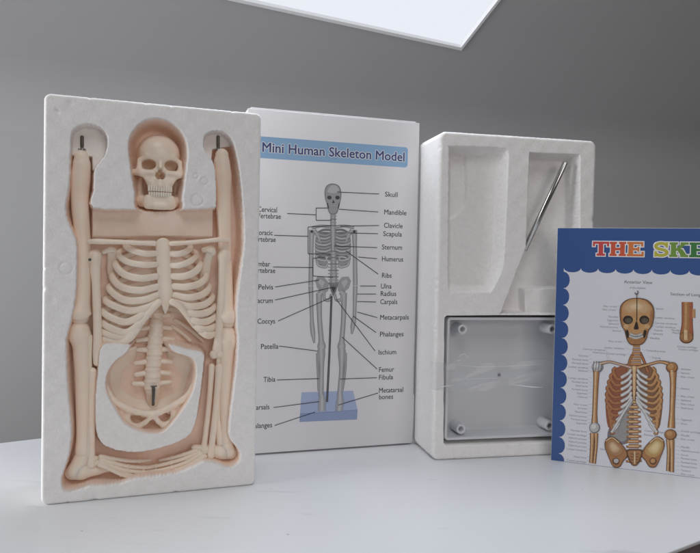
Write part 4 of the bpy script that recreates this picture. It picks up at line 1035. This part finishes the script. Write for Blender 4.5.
# skull
skp = [(619.6, 310), (621.5, 304), (627.5, 299.3), (636.7, 297.8), (646, 299.3), (651.8, 304), (654, 310), (653.8, 318), (652, 326), (648.5, 331), (646.3, 339), (642, 344.3), (636, 345.3), (630, 344.3), (626.3, 338.5), (624.5, 331), (621.3, 325.5), (619.9, 318)]
lp_(skp, 18, LN); lp_([(636.8+(a-636.8)*.95, 321+(b-321)*.96) for a, b in skp], 19, LO); lp_([(636.2+(a-636.8)*.82, 318.5+(b-321)*.86) for a, b in skp], 20, LM)
blend([(622, 308), (627, 302), (637, 299.5), (647, 302.5), (652, 309), (646, 314.5), (636.5, 313), (627, 314)], (636, 306), 21, (.45, .26, .125), (.60, .44, .28))
for ex in (627.9, 644.2): circ(ex, 319.8, 5.0, 4.3, 22, LB); circ(ex+.5, 320.6, 3.4, 2.6, 23, ink((.10, .085, .06)))
for ex in (626, 647.3): circ(ex, 326.6, 2.6, 2.4, 22, mk_(.50, .32, .17))
lp_([(636.4, 321), (638.6, 328.3), (636, 329.5), (633.8, 328.3)], 22, LB)
for sx in (-1, 1): lp_([(636+sx*8, 330), (636+sx*10.6, 331.5), (636+sx*8.6, 338), (636+sx*7, 336)], 22, LB)
ls_([(629.5, 334.8), (636, 336.6), (642.5, 334.8)], 4.6, 22, (LN, LWh, None, None), .6); ls_([(629.5, 334.9), (636, 336.7), (642.5, 334.9)], .5, 24, (None, LB, None, None))
for k in range(9): ls_([(630+k*1.5, 333.3+.9*(1-abs(k-4)/4)), (630+k*1.5, 337+.9*(1-abs(k-4)/4))], .3, 25, (None, LB, None, None))
ls_([(636.8, 294), (636.8, 312), (636.6, 321)], .7, 26, (None, LB, None, None)); ls_([(634.6, 292.5), (636.2, 294.2), (637.9, 292.8), (637.4, 290.6)], .8, 26, (None, LB, None, None))
# bone section at the right
ls_([(687.2, 302), (687.2, 322), (686.6, 336)], [9.5, 9.5, 12], 4, (LN, LR, LO, LM)); circ(686.4, 337.5, 7.0, 6, 8, LN); circ(686.4, 337, 6.2, 5.2, 9, LO); ls_([(685.8, 330), (685.8, 340)], 4.4, 10, (LN, LM, LH, None), .8); ls_([(693.6, 309), (693.6, 318)], 2.8, 4, (LN, LM, None, None), .6)
mb.build('skeleton_picture', lf)
# small print
mb = MB(); TXT = ink((.14, .14, .165)); TXL = ink((.24, .24, .28)); LINE = ink((.30, .30, .34))
def lt(txt, x0, x1, y, cap, M=TXT, off=.004):
    a, b = l1(x0, y), l1(x1, y+(x1-x0)*.035); put_text(mb, txt, a[0], b[0], (a[1]+b[1])/2, cap*ls, -3*EPS, M, off)
lt('Anterior View', 624, 652.5, 283.2, 3.4, off=.01); 
lt('of the skeleton', 629.5, 645.5, 288.6, 2.4, TXL)
lt('Section of Long Bone', 670.5, 712, 295.3, 3.0, off=.01)
names = ['Frontal', 'Parietal bone', 'Temporal', 'Sphenoid', 'Nasal bone', 'Zygomatic', 'Maxilla', 'Mandible', 'Cervical vertebrae', 'Clavicle', 'Acromion', 'Scapula', 'Humerus', 'Sternum', 'Costal cartilage', 'Ribs', 'Xiphoid process', 'Lumbar vertebrae', 'Ulna', 'Radius', 'Ilium', 'Sacrum', 'Iliac crest', 'Coracoid process']
rs = random.Random(3)
def row(x0, x1, y, tgt=None):
    """one tiny label about as wide as x0..x1 with its pointer line"""
    w = x1-x0; txt = min(rs.sample(names, 9), key=lambda t: abs(len(t)*1.22-w)); w = len(txt)*1.22
    if tgt and tgt[0] < x0: x1 = x0+w
    else: x0 = x1-w
    lt(txt, x0, x1, y+1, 2.0, TXL)
    if tgt: mb.ribbon([l1(x1+.6, y) if tgt[0] > x1 else l1(x0-.6, y), l1(*tgt)], .22*ls, -3*EPS, LINE)
for y, a, b in [(306, 604, 617), (309.3, 600, 616), (316.5, 608, 618), (320, 607, 618), (323.5, 608, 618.5), (326.5, 599, 618), (330.5, 613, 621), (341, 606, 622)]: row(a, b, y, (b+6, y+1))
for y, a, b in [(308.5, 656, 663), (317.5, 655, 677), (323, 655, 676), (326.6, 656, 679), (330, 654, 663), (333.6, 653, 664), (338, 650, 661), (350.5, 646, 668), (357.5, 652, 661), (360.5, 659, 673)]: row(a, b, y, (a-4, y-1))
row(586, 605, 349, (610, 360)); row(594, 605, 352.3, (608, 360)); row(608, 624, 347.5, (632, 350)); row(606, 626, 353.5, (632, 355))
for k in range(30):
    y = 355.5+k*3.75; ln = rs.choice([10, 12, 14, 16, 18])
    if k % 7 == 5: continue
    row(588-ln if y < 370 else 587-ln-.02*(y-370), 588-.02*(y-370), y, (592, y-1+rs.random()*2))
for k in range(28):
    y = 369+k*3.9; ln = rs.choice([7, 9, 11, 13, 17])
    if k in (3, 4, 6, 11, 12, 15, 19): continue
    row(681, 681+ln, y, (675, y-1))
for y, a, b in [(346.5, 679, 697), (349.3, 678, 698)]: row(a, b, y)
for y, a, b in [(330, 671, 681), (332.6, 673, 681)]: row(a, b, y)
for y, a, b in [(431, 645, 664), (435, 643, 660), (449, 600, 605)]: row(a, b, y)
mb.build('small_lettering', lf)

# ================================================================== light
W = bpy.data.worlds.new('World'); SC.world = W; W.use_nodes = True
bg = W.node_tree.nodes['Background']; bg.inputs['Color'].default_value = (1.0, .965, .95, 1); bg.inputs['Strength'].default_value = .05
def area(name, loc, target, size, power, col, sy=None):
    L = bpy.data.lights.new(name, 'AREA'); L.energy = power; L.color = col; L.size = size
    if sy: L.shape = 'RECTANGLE'; L.size_y = sy
    o = bpy.data.objects.new(name, L); COL.objects.link(o); o.location = loc
    o.rotation_euler = (Vector(target)-Vector(loc)).to_track_quat('-Z', 'Y').to_euler()
    return o
q_ = onslope(330, -190); p_ = Vector(sl(*q_))+SN*.03
area('skylight_daylight', p_, p_+SN, .4, 1.6, (.84, .92, 1.0), .3)
area('added_overhead_light', (0, -.15, 1.15), (0, .6, 0), .6, 2.6, (.93, .97, 1.0), .5)  # added out-of-view lamp to brighten top edges and desk
area('side_window_daylight', (-1.65, .2, .38), (-.1, .85, .35), .9, 21, (.95, .98, 1.0), .9)
area('added_room_fill', (1.0, -1.4, .6), (0, .6, .2), 1.2, 6.5, (1.0, .95, .92), 1.0)  # added out-of-view warm fill on the fronts, from behind the camera
SC.view_settings.view_transform = 'Standard'; SC.view_settings.look = 'None'; SC.view_settings.gamma = 1; SC.view_settings.exposure = .38
SC.cycles.max_bounces = 14; SC.cycles.diffuse_bounces = 8; SC.cycles.transparent_max_bounces = 12
